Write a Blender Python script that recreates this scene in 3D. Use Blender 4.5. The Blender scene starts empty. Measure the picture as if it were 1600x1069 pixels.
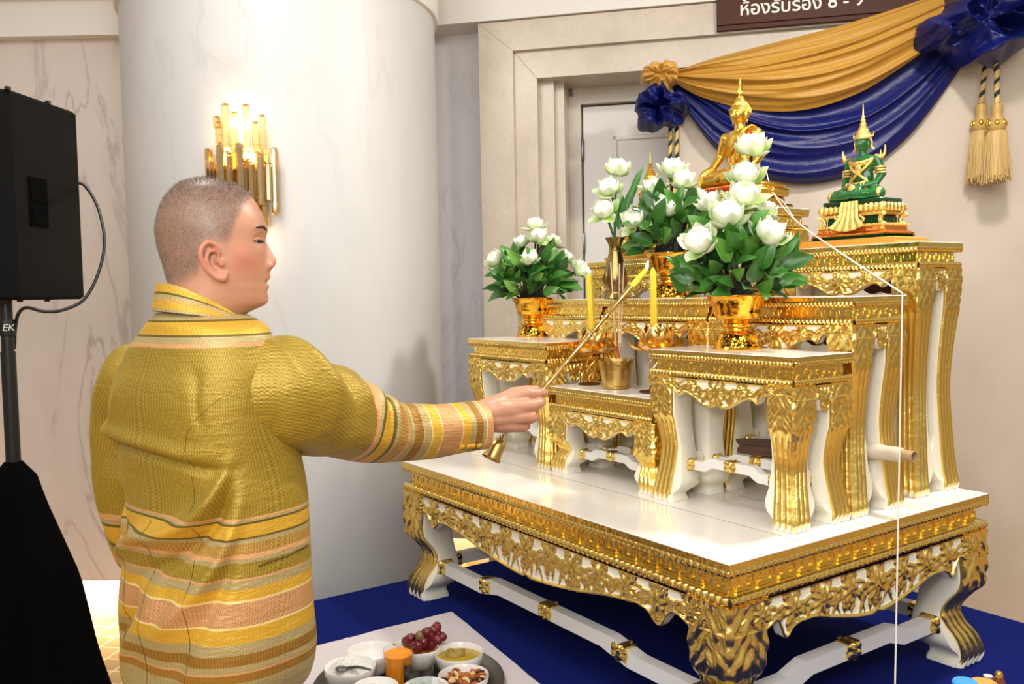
import bpy, bmesh, math, random
import numpy as np
from mathutils import Vector, Matrix, Quaternion
PI = math.pi
rng = np.random.default_rng(7)
scn = bpy.context.scene
COL = scn.collection
# ------------------------------------------------------------------ camera
W = 1.5                       # width of the big base table in metres
F_PX = 1362.8
CR = Vector((0.56349621, 0.82590379, -0.01883991))
CU = Vector((-0.03387339, 0.04588522, 0.99837225))
CF = Vector((-0.8254239, 0.56194081, -0.05383231))
ZT = 0.953                    # top of the base table
ZS = ZT - 0.318 * W           # top of the blue stage
CAM = Vector((1.32936518 * W, -0.92719847 * W, ZT + 0.38446854 * W))
FH = Vector((CF.x, CF.y, 0)).normalized()      # level directions of view
RH = Vector((-FH.y, FH.x, 0)) * -1
UP = Vector((0, 0, 1))
def ray(px, py):
    return CF + CR * ((px - 800) / F_PX) - CU * ((py - 534.5) / F_PX)
def at(px, py, d):
    return CAM + ray(px, py) * d
def onz(px, py, z):
    r = ray(px, py); return CAM + r * ((z - CAM.z) / r.z)
def TW(X, Y, Z=None):         # base-table units -> world
    return Vector((X * W, Y * W, ZT if Z is None else ZT + Z * W))
cam_d = bpy.data.cameras.new('camera'); cam = bpy.data.objects.new('camera', cam_d); COL.objects.link(cam)
cam_d.sensor_width = 36; cam_d.lens = F_PX / 1600 * 36; cam_d.clip_start = 0.05
m = Matrix(((CR.x, CU.x, -CF.x, CAM.x), (CR.y, CU.y, -CF.y, CAM.y), (CR.z, CU.z, -CF.z, CAM.z), (0, 0, 0, 1)))
cam.matrix_world = m
scn.camera = cam
# ------------------------------------------------------------------ colours and materials
def lin(c):
    def f(v): return v / 12.92 if v <= 0.04045 else ((v + 0.055) / 1.055) ** 2.4
    if isinstance(c, str): c = tuple(int(c[i:i + 2], 16) / 255 for i in (0, 2, 4))
    return tuple(f(v) for v in c[:3]) + (1.0,)
class NT:
    def __init__(s, name):
        s.m = bpy.data.materials.new(name); s.m.use_nodes = True; s.t = s.m.node_tree; s.n = s.t.nodes
        s.b = s.n['Principled BSDF']; s.out = s.n['Material Output']
    def add(s, typ, **kw):
        n = s.n.new(typ)
        for k, v in kw.items():
            if k[0] == '_':
                key = k[1:]; key = int(key) if key.isdigit() else key.replace('_', ' ')
                n.inputs[key].default_value = v
            else: setattr(n, k, v)
        return n
    def link(s, a, b): s.t.links.new(a, b)
    def P(s, **kw):
        for k, v in kw.items(): s.b.inputs[k.replace('_', ' ')].default_value = v
        return s
    def coord(s, out='Object', scale=(1, 1, 1), rot=(0, 0, 0)):
        c = s.add('ShaderNodeTexCoord'); mp = s.add('ShaderNodeMapping')
        mp.inputs['Scale'].default_value = scale; mp.inputs['Rotation'].default_value = rot
        s.link(c.outputs[out], mp.inputs['Vector']); return mp.outputs[0]
    def noise(s, vec, scale, detail=4, rough=.5, dist=0):
        n = s.add('ShaderNodeTexNoise', _Scale=scale, _Detail=detail, _Roughness=rough, _Distortion=dist)
        if vec is not None: s.link(vec, n.inputs['Vector'])
        return n.outputs['Fac']
    def ramp(s, fac, stops, interp='LINEAR'):
        r = s.add('ShaderNodeValToRGB'); cr = r.color_ramp; cr.interpolation = interp
        while len(cr.elements) < len(stops): cr.elements.new(0.5)
        for e, (p, c) in zip(cr.elements, stops):
            e.position = p; e.color = c if len(c) == 4 else lin(c)
        s.link(fac, r.inputs['Fac']); return r.outputs['Color']
    def mix(s, fac, a, b, blend='MIX'):
        n = s.add('ShaderNodeMix', data_type='RGBA', blend_type=blend)
        for i, v in ((0, fac), (6, a), (7, b)):
            if hasattr(v, 'is_linked') or hasattr(v, 'links'): s.link(v, n.inputs[i])
            else: n.inputs[i].default_value = v
        return n.outputs[2]
    def math(s, op, a, b=None, c=None):
        n = s.add('ShaderNodeMath', operation=op)
        for i, v in enumerate((a, b, c)):
            if v is None: continue
            if hasattr(v, 'links'): s.link(v, n.inputs[i])
            else: n.inputs[i].default_value = v
        return n.outputs[0]
    def bump(s, h, strength=.3, dist=.01):
        b = s.add('ShaderNodeBump', _Strength=strength, _Distance=dist); s.link(h, b.inputs['Height'])
        s.link(b.outputs[0], s.b.inputs['Normal']); return b
    def col(s, c): s.link(c, s.b.inputs['Base Color'])
def simple(name, c, rough=.5, metal=0, bump=None, var=0, **kw):
    t = NT(name); t.P(Base_Color=lin(c), Roughness=rough, Metallic=metal, **kw)
    if bump or var:
        v = t.coord()
        if bump: t.bump(t.noise(v, bump[0], 3), bump[1], bump[2] if len(bump) > 2 else .004)
        if var:
            n = t.noise(v, 6, 4); base = lin(c)
            t.col(t.mix(n, tuple(x * (1 - var) for x in base[:3]) + (1,), tuple(min(1, x * (1 + var)) for x in base[:3]) + (1,)))
    return t.m
M = {}
GOLD = (0.955, 0.83, 0.47)
M['gold'] = simple('gilt', GOLD, .22, 1, bump=(80, .4, .004))
M['gold_bright'] = simple('bright_gold', (0.95, .76, .33), .25, 1, bump=(25, .12, .003))
M['gold_deep'] = simple('gold_plate', (0.97, .70, .20), .16, 1, bump=(30, .12, .002))
M['gold_leaf'] = simple('copper_gold_leaf', (0.96, .78, .45), .24, 1, bump=(35, .2, .003))
M['brass'] = simple('brass', (0.80, .67, .40), .28, 1, bump=(18, .06, .003), var=.12)
M['old_brass'] = simple('aged_brass', (0.60, .52, .32), .26, 1, bump=(24, .15, .003), var=.4)
M['bell_inside'] = simple('tarnished_brass', (.42, .3, .16), .45, 1)
M['white_paint'] = simple('white_paint', (.90, .885, .86), .42, bump=(40, .05, .002))
M['table_white'] = simple('glossy_white_laminate', (.93, .905, .87), .17)
M['table_white'].node_tree.nodes['Principled BSDF'].inputs['Specular IOR Level'].default_value = .5
M['brown_wood'] = simple('dark_brown_wood', (.30, .14, .09), .5)
M['seam'] = simple('dark_seam', (.45, .38, .30), .6)
def carved():
    t = NT('carved_gilt'); t.P(Roughness=.22)
    a = t.add('ShaderNodeAttribute', attribute_name='relief')
    mr = t.add('ShaderNodeMapRange', interpolation_type='SMOOTHSTEP'); mr.inputs['From Min'].default_value = .10; mr.inputs['From Max'].default_value = .16
    t.link(a.outputs['Fac'], mr.inputs['Value'])
    t.col(t.mix(mr.outputs[0], lin((.93, .91, .84)), lin(GOLD)))
    t.link(mr.outputs[0], t.b.inputs['Metallic'])
    t.link(t.math('MULTIPLY_ADD', mr.outputs[0], -.20, .48), t.b.inputs['Roughness'])
    t.bump(t.noise(t.coord(), 55, 2), .35, .004)
    return t.m
M['carved'] = carved()
def marble(name, base, vein, vein2, rot, scale=1.0, rough=.12, amt=.75):
    t = NT(name); t.P(Roughness=rough, Specular_IOR_Level=.5)
    v = t.coord('Object', (scale * 1.4, scale * 1.4, scale * .42), rot)
    n1 = t.noise(v, 1.5, 7, .55, 1.6)
    a1 = t.math('ABSOLUTE', t.math('SUBTRACT', n1, .5))
    f1 = t.ramp(a1, [(0, (1, 1, 1)), (.022, (.35, .35, .35)), (.07, (0, 0, 0))])
    n3 = t.noise(v, .8, 3, .5)
    f1 = t.math('MULTIPLY', f1, t.math('SMOOTH_MAX', t.math('MULTIPLY_ADD', n3, 3.2, -1.25), 0, .1))
    n2 = t.noise(v, 2.4, 5, .6, .8)
    f2 = t.ramp(n2, [(.44, (0, 0, 0)), (.72, (1, 1, 1))])
    c = t.mix(t.math('MULTIPLY', f2, .45), lin(base), lin(vein2))
    c = t.mix(t.math('MULTIPLY', f1, amt), c, lin(vein))
    t.col(c); return t.m
M['marble_column'] = marble('column_marble', (.79, .785, .78), (.64, .635, .64), (.73, .725, .725), (0, .35, 0), .8, .46, .5)
M['marble_wall'] = marble('wall_marble', (.86, .81, .775), (.56, .48, .47), (.80, .755, .735), (.15, .3, .2), 1.2, .14, .8)
M['marble_grey'] = marble('grey_marble', (.91, .90, .905), (.70, .685, .71), (.85, .845, .86), (.15, .3, .2), 1.2, .14, .7)
def stone():
    t = NT('beige_limestone'); t.P(Roughness=.28)
    v = t.coord()
    n = t.noise(v, 3.5, 6, .6)
    c = t.ramp(n, [(.3, (.745, .69, .62)), (.55, (.80, .745, .675)), (.8, (.775, .72, .65))])
    n2 = t.noise(v, 26, 3, .6)
    c = t.mix(t.math('MULTIPLY', t.ramp(n2, [(.68, (0, 0, 0)), (.76, (1, 1, 1))]), .5), c, lin((.92, .89, .84)))
    n3 = t.noise(t.coord('Object', (1, 1, 1), (0, .6, 0)), 9, 6, .7, 2)
    c = t.mix(t.math('MULTIPLY', t.ramp(t.math('ABSOLUTE', t.math('SUBTRACT', n3, .5)), [(0, (1, 1, 1)), (.012, (0, 0, 0))]), .35), c, lin((.55, .46, .37)))
    t.col(c); return t.m
M['stone'] = stone()
M['ceiling'] = simple('ceiling_paint', (.90, .88, .85), .7)
M['door_white'] = simple('door_paint', (.86, .845, .82), .38)
M['door_frame'] = simple('door_frame_paint', (.79, .755, .70), .4)
M['steel'] = simple('steel', (.62, .62, .62), .3, 1)
def backdrop():
    t = NT('beige_backdrop_cloth'); t.P(Roughness=.62, Sheen_Weight=.2)
    v = t.coord('Object', (1.2, 1.2, .8))
    t.col(t.mix(t.noise(v, 3, 4), lin((.765, .71, .65)), lin((.81, .76, .70))))
    t.bump(t.noise(t.coord('Object', (1, 1, .6)), 3.2, 3, .45, .6), .35, .05); return t.m
M['backdrop'] = backdrop()
def carpet():
    t = NT('blue_carpet'); t.P(Roughness=.95, Sheen_Weight=.0, Specular_IOR_Level=.08)
    v = t.coord()
    n = t.noise(v, 420, 2); n2 = t.noise(v, 4, 4)
    c = t.mix(n2, lin((.052, .098, .37)), lin((.066, .118, .41)))
    c = t.mix(t.math('MULTIPLY', n, .35), c, lin((.035, .065, .28)))
    t.col(c); t.bump(n, .4, .003); return t.m
M['carpet'] = carpet()
def floor_mat():
    t = NT('patterned_carpet'); t.P(Roughness=.85)
    v = t.coord('Object', (9, 9, 9), (0, 0, PI / 4))
    b = t.add('ShaderNodeTexBrick', offset=0.0, _Scale=1.0, _Mortar_Size=.05, _Brick_Width=1.0, _Row_Height=1.0)
    b.inputs['Color1'].default_value = lin((.82, .66, .44)); b.inputs['Color2'].default_value = lin((.74, .58, .38)); b.inputs['Mortar'].default_value = lin((.93, .85, .68))
    t.link(v, b.inputs['Vector']); t.col(b.outputs['Color']); return t.m
M['floor'] = floor_mat()
def satin(name, c, rough=.32, fine=600):
    t = NT(name); t.P(Base_Color=lin(c), Roughness=rough, Sheen_Weight=.15, Sheen_Roughness=.3, Specular_IOR_Level=.38, Anisotropic=.4)
    t.b.inputs['Sheen Tint'].default_value = lin(c)
    v = t.coord()
    t.bump(t.noise(v, 16, 5, .55, .8), .38, .012); return t.m
M['blue_satin'] = satin('blue_satin', (.043, .083, .355), .40)
M['gold_satin'] = satin('gold_satin', (.71, .525, .20), .46)
M['gold_satin_pale'] = satin('gold_rosette_satin', (.80, .61, .29), .32)
M['black_cloth'] = simple('black_cloth', (.012, .012, .012), .95, Specular_IOR_Level=.05)
M['black_box'] = simple('black_cabinet', (.012, .011, .011), .8, bump=(300, .2, .001), Specular_IOR_Level=.15)
M['black_metal'] = simple('black_metal', (.05, .05, .052), .4)
M['black_rubber'] = simple('black_rubber', (.03, .03, .03), .5)
M['cream_thread'] = simple('cream_thread', (.90, .87, .82), .8, bump=(500, .4, .001))
M['white_cloth'] = simple('white_cloth', (.83, .79, .80), .85, bump=(250, .15, .002), var=.03)
M['porcelain'] = simple('white_porcelain', (.93, .915, .90), .22)
M['tray'] = simple('steel_tray', (.45, .45, .45), .3, 1)
def clear(name, tint, gloss=.12, rough=.02, glass=0.0, ior=1.45):
    t = NT(name); tr = t.add('ShaderNodeBsdfTransparent'); tr.inputs[0].default_value = lin(tint)
    gl = t.add('ShaderNodeBsdfGlossy'); gl.inputs['Roughness'].default_value = rough
    fr = t.add('ShaderNodeLayerWeight', _Blend=.5); mx = t.add('ShaderNodeMixShader'); t.link(t.math('MULTIPLY_ADD', t.math('POWER', fr.outputs['Facing'], 4.0), .45, .035), mx.inputs[0]); t.link(tr.outputs[0], mx.inputs[1]); t.link(gl.outputs[0], mx.inputs[2]); o = mx.outputs[0]
    if glass:
        g = t.add('ShaderNodeBsdfGlass', _IOR=ior, _Roughness=rough); g.inputs[0].default_value = lin(tint); m2 = t.add('ShaderNodeMixShader'); m2.inputs[0].default_value = glass; t.link(o, m2.inputs[1]); t.link(g.outputs[0], m2.inputs[2]); o = m2.outputs[0]
    t.link(o, t.out.inputs['Surface']); return t.m
# ------------------------------------------------------------------ mesh helper
class MB:
    def __init__(s): s.v = []; s.f = []; s.m = []; s.attr = {}; s.uv = []; s.n = 0; s.has_uv = False
    def raw(s, verts, faces, mat=0, rel=None, uv=None):
        verts = np.asarray(verts, float).reshape(-1, 3); o = s.n
        s.v.append(verts); s.n += len(verts)
        s.f += [tuple(i + o for i in f) for f in faces]
        s.m += ([mat] * len(faces)) if not hasattr(mat, '__len__') else list(mat)
        s.attr[o] = (len(verts), rel)
        s.uv.append(np.zeros((len(verts), 2)) if uv is None else np.asarray(uv, float).reshape(-1, 2))
        if uv is not None: s.has_uv = True
        return o
    def grid(s, P, cu=False, cv=False, mat=0, rel=None, uv=None, flip=False, capu=False):
        P = np.asarray(P, float); a, b = P.shape[:2]
        na = a if cu else a - 1; nb = b if cv else b - 1
        F = []
        for i in range(na):
            i2 = (i + 1) % a
            for j in range(nb):
                j2 = (j + 1) % b
                q = (i * b + j, i2 * b + j, i2 * b + j2, i * b + j2)
                F.append(q[::-1] if flip else q)
        if capu and cv:
            F.append(tuple(range(b)) if not flip else tuple(range(b))[::-1])
            F.append(tuple((a - 1) * b + j for j in range(b))[::-1] if not flip else tuple((a - 1) * b + j for j in range(b)))
        if hasattr(mat, 'shape'): mat = [int(mat[i, j]) for i in range(na) for j in range(nb)]
        return s.raw(P.reshape(-1, 3), F, mat, None if rel is None else np.asarray(rel).reshape(-1), None if uv is None else np.asarray(uv).reshape(-1, 2))
    def box(s, lo, hi, mat=0, bev=0, M4=None):
        x0, y0, z0 = lo; x1, y1, z1 = hi
        if bev:
            b = bev; V = []; idx = {}
            for ix, X in ((0, x0), (1, x1)):
                for iy, Y in ((0, y0), (1, y1)):
                    for iz, Z in ((0, z0), (1, z1)):
                        sx, sy, sz = (1, -1)[ix], (1, -1)[iy], (1, -1)[iz]
                        for k in range(3):
                            o = [sx * b, sy * b, sz * b]; o[k] = 0
                            idx[ix, iy, iz, k] = len(V); V.append((X + o[0], Y + o[1], Z + o[2]))
            F = []
            for k in range(3):
                a, c = [(1, 2), (0, 2), (0, 1)][k]
                for e in (0, 1):
                    L = []
                    for p, q in ((0, 0), (1, 0), (1, 1), (0, 1)):
                        t = [0, 0, 0]; t[k] = e; t[a] = p; t[c] = q; L.append(idx[t[0], t[1], t[2], k])
                    F.append(L if (e == 1) != (k == 1) else L[::-1])
            for k in range(3):
                a, c = [(1, 2), (0, 2), (0, 1)][k]
                for p in (0, 1):
                    for q in (0, 1):
                        t0 = [0, 0, 0]; t0[a] = p; t0[c] = q; t1 = list(t0); t1[k] = 1
                        L = [idx[t0[0], t0[1], t0[2], a], idx[t0[0], t0[1], t0[2], c], idx[t1[0], t1[1], t1[2], c], idx[t1[0], t1[1], t1[2], a]]
                        F.append(L)
            for ix in (0, 1):
                for iy in (0, 1):
                    for iz in (0, 1): F.append([idx[ix, iy, iz, 0], idx[ix, iy, iz, 1], idx[ix, iy, iz, 2]])
            V = np.array(V)
        else:
            V = np.array([(x, y, z) for x in (x0, x1) for y in (y0, y1) for z in (z0, z1)])
            F = [(0, 1, 3, 2), (4, 6, 7, 5), (0, 4, 5, 1), (2, 3, 7, 6), (0, 2, 6, 4), (1, 5, 7, 3)]
        if M4 is not None: V = xf(V, M4)
        return s.raw(V, F, mat)
    def lathe(s, prof, seg=32, mat=0, M4=None, capb=True, capt=True, wob=None):
        prof = np.asarray(prof, float); th = np.arange(seg) / seg * 2 * PI
        P = np.zeros((len(prof), seg, 3))
        for i, (r, z) in enumerate(prof):
            rr = r * (1 + (wob(th, i) if wob else 0)); P[i, :, 0] = rr * np.cos(th); P[i, :, 1] = rr * np.sin(th); P[i, :, 2] = z
        if M4 is not None: P = xf(P.reshape(-1, 3), M4).reshape(P.shape)
        s.grid(P, cv=True, mat=mat)
        F = []
        if capb and prof[0][0] > 1e-6: s.f.append(tuple(s.n - len(prof) * seg + j for j in range(seg))); s.m.append(mat if not hasattr(mat, 'shape') else 0)
        if capt and prof[-1][0] > 1e-6: s.f.append(tuple(s.n - seg + j for j in range(seg))[::-1]); s.m.append(mat if not hasattr(mat, 'shape') else 0)
    def tube(s, pts, r, seg=10, mat=0, closed=False, cap=True, twist=0):
        pts = np.asarray(pts, float); n = len(pts); r = np.broadcast_to(np.asarray(r, float), (n,)) if np.ndim(r) < 2 else r
        T = np.gradient(pts, axis=0)
        if closed: T = np.roll(pts, -1, 0) - np.roll(pts, 1, 0)
        T /= np.linalg.norm(T, axis=1)[:, None] + 1e-12
        N = np.zeros_like(pts); a = np.array([0, 0, 1.0]) if abs(T[0][2]) < .9 else np.array([1.0, 0, 0])
        N[0] = np.cross(T[0], a); N[0] /= np.linalg.norm(N[0])
        for i in range(1, n):
            v = N[i - 1] - T[i] * (N[i - 1] @ T[i]); N[i] = v / (np.linalg.norm(v) + 1e-12)
        B = np.cross(T, N); th = np.arange(seg) / seg * 2 * PI
        P = pts[:, None, :] + r[:, None, None] * (np.cos(th)[None, :, None] * N[:, None, :] + np.sin(th)[None, :, None] * B[:, None, :])
        s.grid(P, cu=closed, cv=True, mat=mat, capu=cap and not closed)
    def sphere(s, c, r, seg=12, rings=8, mat=0, M3=None):
        r = np.broadcast_to(np.asarray(r, float), (3,)); ph = np.linspace(0, PI, rings + 1); th = np.arange(seg) / seg * 2 * PI
        P = np.stack([np.sin(ph)[:, None] * np.cos(th), np.sin(ph)[:, None] * np.sin(th), np.cos(ph)[:, None] * np.ones(seg)], -1) * r
        if M3 is not None: P = P @ np.array(M3).T
        s.grid(P + np.asarray(c, float), cv=True, mat=mat, flip=True)
    def prism(s, poly, lo, hi, axis=2, mat=0, M4=None):
        n = len(poly); V = []
        for h in (lo, hi):
            for p in poly:
                q = [0, 0, 0]; ax = [i for i in range(3) if i != axis]; q[ax[0]] = p[0]; q[ax[1]] = p[1]; q[axis] = h; V.append(q)
        F = [tuple(range(n))[::-1], tuple(range(n, 2 * n))] + [(i, (i + 1) % n, n + (i + 1) % n, n + i) for i in range(n)]
        V = np.array(V, float)
        if M4 is not None: V = xf(V, M4)
        s.raw(V, F, mat)
def xf(V, M4):
    A = np.array(M4); return np.asarray(V) @ A[:3, :3].T + A[:3, 3]
def finish_mesh(name, mb, mats, smooth=True, angle=40, recalc=True):
    me = bpy.data.meshes.new(name)
    V = np.concatenate(mb.v) if mb.v else np.zeros((0, 3))
    me.from_pydata(V.tolist(), [], mb.f)
    if not isinstance(mats, (list, tuple)): mats = [mats]
    for mt in mats: me.materials.append(mt if not isinstance(mt, str) else M[mt])
    if len(mats) > 1: me.polygons.foreach_set('material_index', np.array(mb.m, np.int32))
    if any(r is not None for _, r in mb.attr.values()):
        a = me.attributes.new('relief', 'FLOAT', 'POINT'); d = np.ones(len(V), np.float32)
        for o, (n, r) in mb.attr.items():
            if r is not None: d[o:o + n] = r
        a.data.foreach_set('value', d)
    if mb.has_uv:
        ul = me.uv_layers.new(name='UVMap'); UV = np.concatenate(mb.uv)
        li = np.zeros(len(me.loops), np.int32); me.loops.foreach_get('vertex_index', li)
        ul.data.foreach_set('uv', UV[li].astype(np.float32).reshape(-1))
    if recalc:
        bm = bmesh.new(); bm.from_mesh(me); bmesh.ops.recalc_face_normals(bm, faces=bm.faces); bm.to_mesh(me); bm.free()
    if smooth:
        me.polygons.foreach_set('use_smooth', [True] * len(me.polygons))
        if angle: 
            try: me.set_sharp_from_angle(angle=math.radians(angle))
            except Exception: pass
    me.update(); return me
def obj(name, mb, mats, parent=None, smooth=True, angle=40, loc=None, recalc=True):
    me = mb if isinstance(mb, bpy.types.Mesh) else finish_mesh(name, mb, mats, smooth, angle, recalc)
    o = bpy.data.objects.new(name, me); COL.objects.link(o)
    if parent is not None: o.parent = parent
    if loc is not None: o.location = loc
    return o
def tag(o, label=None, cat=None, group=None, kind=None):
    if label: o['label'] = label
    if cat: o['category'] = cat
    if group: o['group'] = group
    if kind: o['kind'] = kind
    return o
def thing(name, label, cat, loc=(0, 0, 0), rotz=0, group=None, rot=None):
    o = bpy.data.objects.new(name, None); COL.objects.link(o); o.empty_display_size = .05
    o.location = loc; o.rotation_euler = (0, 0, rotz)
    if rot is not None: o.rotation_euler = rot
    return tag(o, label, cat, group)
def dup(o, parent=None, loc=None, rot=None, scale=None, label=None, group=None):
    c = o.copy(); COL.objects.link(c)
    if parent is not None: c.parent = parent
    if loc is not None: c.location = loc
    if rot is not None: c.rotation_euler = rot
    if scale is not None: c.scale = (scale,) * 3 if not hasattr(scale, '__len__') else scale
    if label: c['label'] = label
    if group: c['group'] = group
    for ch in list(o.children):
        if ch is not c: dup(ch, c)
    return c
def struct(name, mb, mats, **kw):
    o = obj(name, mb, mats, **kw); o['kind'] = 'structure'; return o
def spline(pts, n, closed=False):
    pts = np.asarray(pts, float); k = len(pts)
    out = []
    if closed: P = lambda i: pts[i % k]; segs = k
    else: P = lambda i: pts[min(max(i, 0), k - 1)]; segs = k - 1
    for t in np.linspace(0, segs, n, endpoint=not closed):
        i = min(int(t), segs - 1); f = t - i
        p0, p1, p2, p3 = P(i - 1), P(i), P(i + 1), P(i + 2)
        out.append(.5 * ((2 * p1) + (-p0 + p2) * f + (2 * p0 - 5 * p1 + 4 * p2 - p3) * f * f + (-p0 + 3 * p1 - 3 * p2 + p3) * f ** 3))
    return np.array(out)
def ip(x, xs, ys):              # smooth 1-d interpolation through knots
    return np.interp(x, xs, ys)
def sip(x, xs, ys):
    xs = np.asarray(xs, float); ys = np.asarray(ys, float); x = np.clip(np.asarray(x, float), xs[0], xs[-1])
    mm = np.gradient(ys, xs); i = np.clip(np.searchsorted(xs, x) - 1, 0, len(xs) - 2)
    h = xs[i + 1] - xs[i]; t = (x - xs[i]) / h
    return (2 * t**3 - 3 * t**2 + 1) * ys[i] + (t**3 - 2 * t**2 + t) * h * mm[i] + (-2 * t**3 + 3 * t**2) * ys[i + 1] + (t**3 - t**2) * h * mm[i + 1]
def rz(a): return Matrix.Rotation(a, 4, 'Z')
def frame(origin, x, z):        # matrix with given x axis and roughly given z axis
    x = Vector(x).normalized(); y = Vector(z).cross(x).normalized(); z = x.cross(y)
    return Matrix(((x.x, y.x, z.x, origin[0]), (x.y, y.y, z.y, origin[1]), (x.z, y.z, z.z, origin[2]), (0, 0, 0, 1)))
# ------------------------------------------------------------------ the setting
WS = (RH * .976 - FH * .218).normalized(); WN = (FH * .976 + RH * .218).normalized()   # along the door wall, away behind it
WO = Vector((CAM.x, CAM.y, 0)) + FH * 4.34
WM = Matrix(((WS.x, WN.x, 0, WO.x), (WS.y, WN.y, 0, WO.y), (0, 0, 1, 0), (0, 0, 0, 1)))
def wl(px, py, y=0.0):          # pixel -> (s, z) on the wall-parallel plane y metres behind the frame's face
    r = ray(px, py); d = WO + WN * y - CAM; t = d.dot(WN) / r.dot(WN); p = CAM + r * t
    return (p - WO).dot(WS), p.z
def wallobj(name, mb, mats, kind='structure', **kw):
    o = obj(name, mb, mats, **kw); o.matrix_world = WM
    if kind: o['kind'] = kind
    return o
# lower floor and stage
b = MB(); b.box((-4.5, -4, -.05), (5, 6.5, 0)); struct('floor', b, 'floor', smooth=False)
SX0, SY0, SY1 = -.59 * W, -.47 * W, .95 * W
b = MB(); b.box((SX0, SY0, 0.002), (1.30, SY1, ZS), bev=.004); o = struct('platform', b, 'carpet', smooth=False)
tag(o, kind='structure')
# door surround of beige stone, stepping back towards the door
zt1 = wl(748, 37)[1]; s0 = wl(751.5, 260)[0]
s1 = wl(803, 200)[0]; s2 = wl(840, 200, .03)[0]; s3 = wl(866, 200, .10)[0]; s4 = wl(882, 200, .15)[0]
z1 = wl(803, 79)[1]; z2 = wl(842, 122, .03)[1]
SR = 2.75
def portal(sa, za, sb, zb, y0, y1, bev=.003):    # an upright from sa to sb and a lintel from zb to za
    b = MB()
    prof = [(sa, 0.0), (sa, za), (SR, za), (SR, zb), (sb, zb), (sb, 0.0)]
    n = len(prof); V = [(p[0], y, p[1]) for y in (y0, y1) for p in prof]
    F = [(0, 5, 4, 1), (1, 4, 3, 2), (6, 7, 10, 11), (7, 8, 9, 10)] + [(i, (i + 1) % n, n + (i + 1) % n, n + i) for i in range(n)]
    b.raw(V, F); return b
wallobj('trim_1', portal(s0, zt1, s1, z1, 0, .55), 'stone', smooth=False)
wallobj('trim_2', portal(s1, z1, s2, z2, .03, .5), 'stone', smooth=False)
b = MB(); b.box((s2, .10, 0), (s3, .5, z2)); wallobj('trim_3', b, 'stone', smooth=False)
b = MB(); b.box((s3, .15, 0), (s4, .5, z2)); wallobj('trim_4', b, 'stone', smooth=False)
# mitre joints of the surround (thin grooves)
b = MB()
for (sa, za, sb, zb, y) in ((s0, zt1, s1, z1, -.0006), (s1, z1, s2, z2, .0294)):
    w_ = .0022; b.raw([(sa, y, za), (sa + w_, y, za), (sb + w_, y, zb), (sb, y, zb)], [(0, 1, 2, 3)])
wallobj('trim_5', b, 'seam', smooth=False)
# reveal, door frame and door
YD = .34
f0 = wl(898, 300, YD - .03)[0]; f1 = wl(910, 300, YD - .01)[0]
zf0 = wl(960, 147, YD - .03)[1]; zf1 = wl(960, 161, YD - .01)[1]
b = MB(); b.box((s4, .3, 0), (f0, .5, z2)); b.box((s4, .3, zf0), (SR, .5, z2)); wallobj('wall_reveal', b, 'stone', smooth=False)
wallobj('trim_6', portal(f0, zf0, f1, zf1, YD - .04, .45), 'door_frame', smooth=False)
b = MB(); d0 = f1 + .006; d1 = d0 + .88; dz = zf1 - .008
b.box((d0, YD, .02), (d1, YD + .045, dz), bev=.003)
for k in range(2):                                       # two raised panel mouldings
    pz0, pz1 = (1.45, dz - .16) if k == 0 else (.22, 1.25)
    ps0, ps1 = d0 + .155, d1 - .155
    for (lo, hi) in (((ps0, pz0), (ps1, pz0 + .022)), ((ps0, pz1 - .022), (ps1, pz1)), ((ps0, pz0), (ps0 + .022, pz1)), ((ps1 - .022, pz0), (ps1, pz1))):
        b.box((lo[0], YD - .010, lo[1]), (hi[0], YD + .002, hi[1]), bev=.003)
door = wallobj('door_1', b, 'door_white', smooth=False)
for zc in (wl(912, 235, YD)[1], wl(913, 380, YD)[1], .5):
    b = MB(); b.lathe([(.007, -.055), (.009, -.052), (.009, .052), (.007, .055)], 12, M4=Matrix.Translation((f1 + .004, YD - .012, zc)))
    for dz_ in (-.02, .02): b.lathe([(.0094, dz_ - .001), (.0094, dz_ + .001)], 12, M4=Matrix.Translation((f1 + .004, YD - .012, zc)))
    obj('hinge', b, 'steel', parent=door)
b = MB(); b.box((d1 + .004, YD, .02), (SR - .3, YD + .045, dz), bev=.003); wallobj('door_2', b, 'door_white', smooth=False)
# soffit beam above the surround, and the grey marble panel beside it
b = MB(); b.box((-1.2, -.02, zt1 + .004), (3.2, .60, 3.4)); wallobj('ceiling_beam', b, 'ceiling', smooth=False)
zp = wl(720, 62, .28)[1]
b = MB(); b.box((-1.2, .17, .24), (s0 + .01, .34, zt1 + .01)); wallobj('wall_panel', b, 'marble_grey', smooth=False)
b = MB(); b.box((-1.2, .52, 0), (s0 + .01, .58, .26)); wallobj('baseboard_1', b, 'ceiling', smooth=False)
b = MB(); b.box((-1.2, .60, 0), (3.2, .70, 3.4)); wallobj('wall_back', b, 'ceiling', smooth=False)
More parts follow.
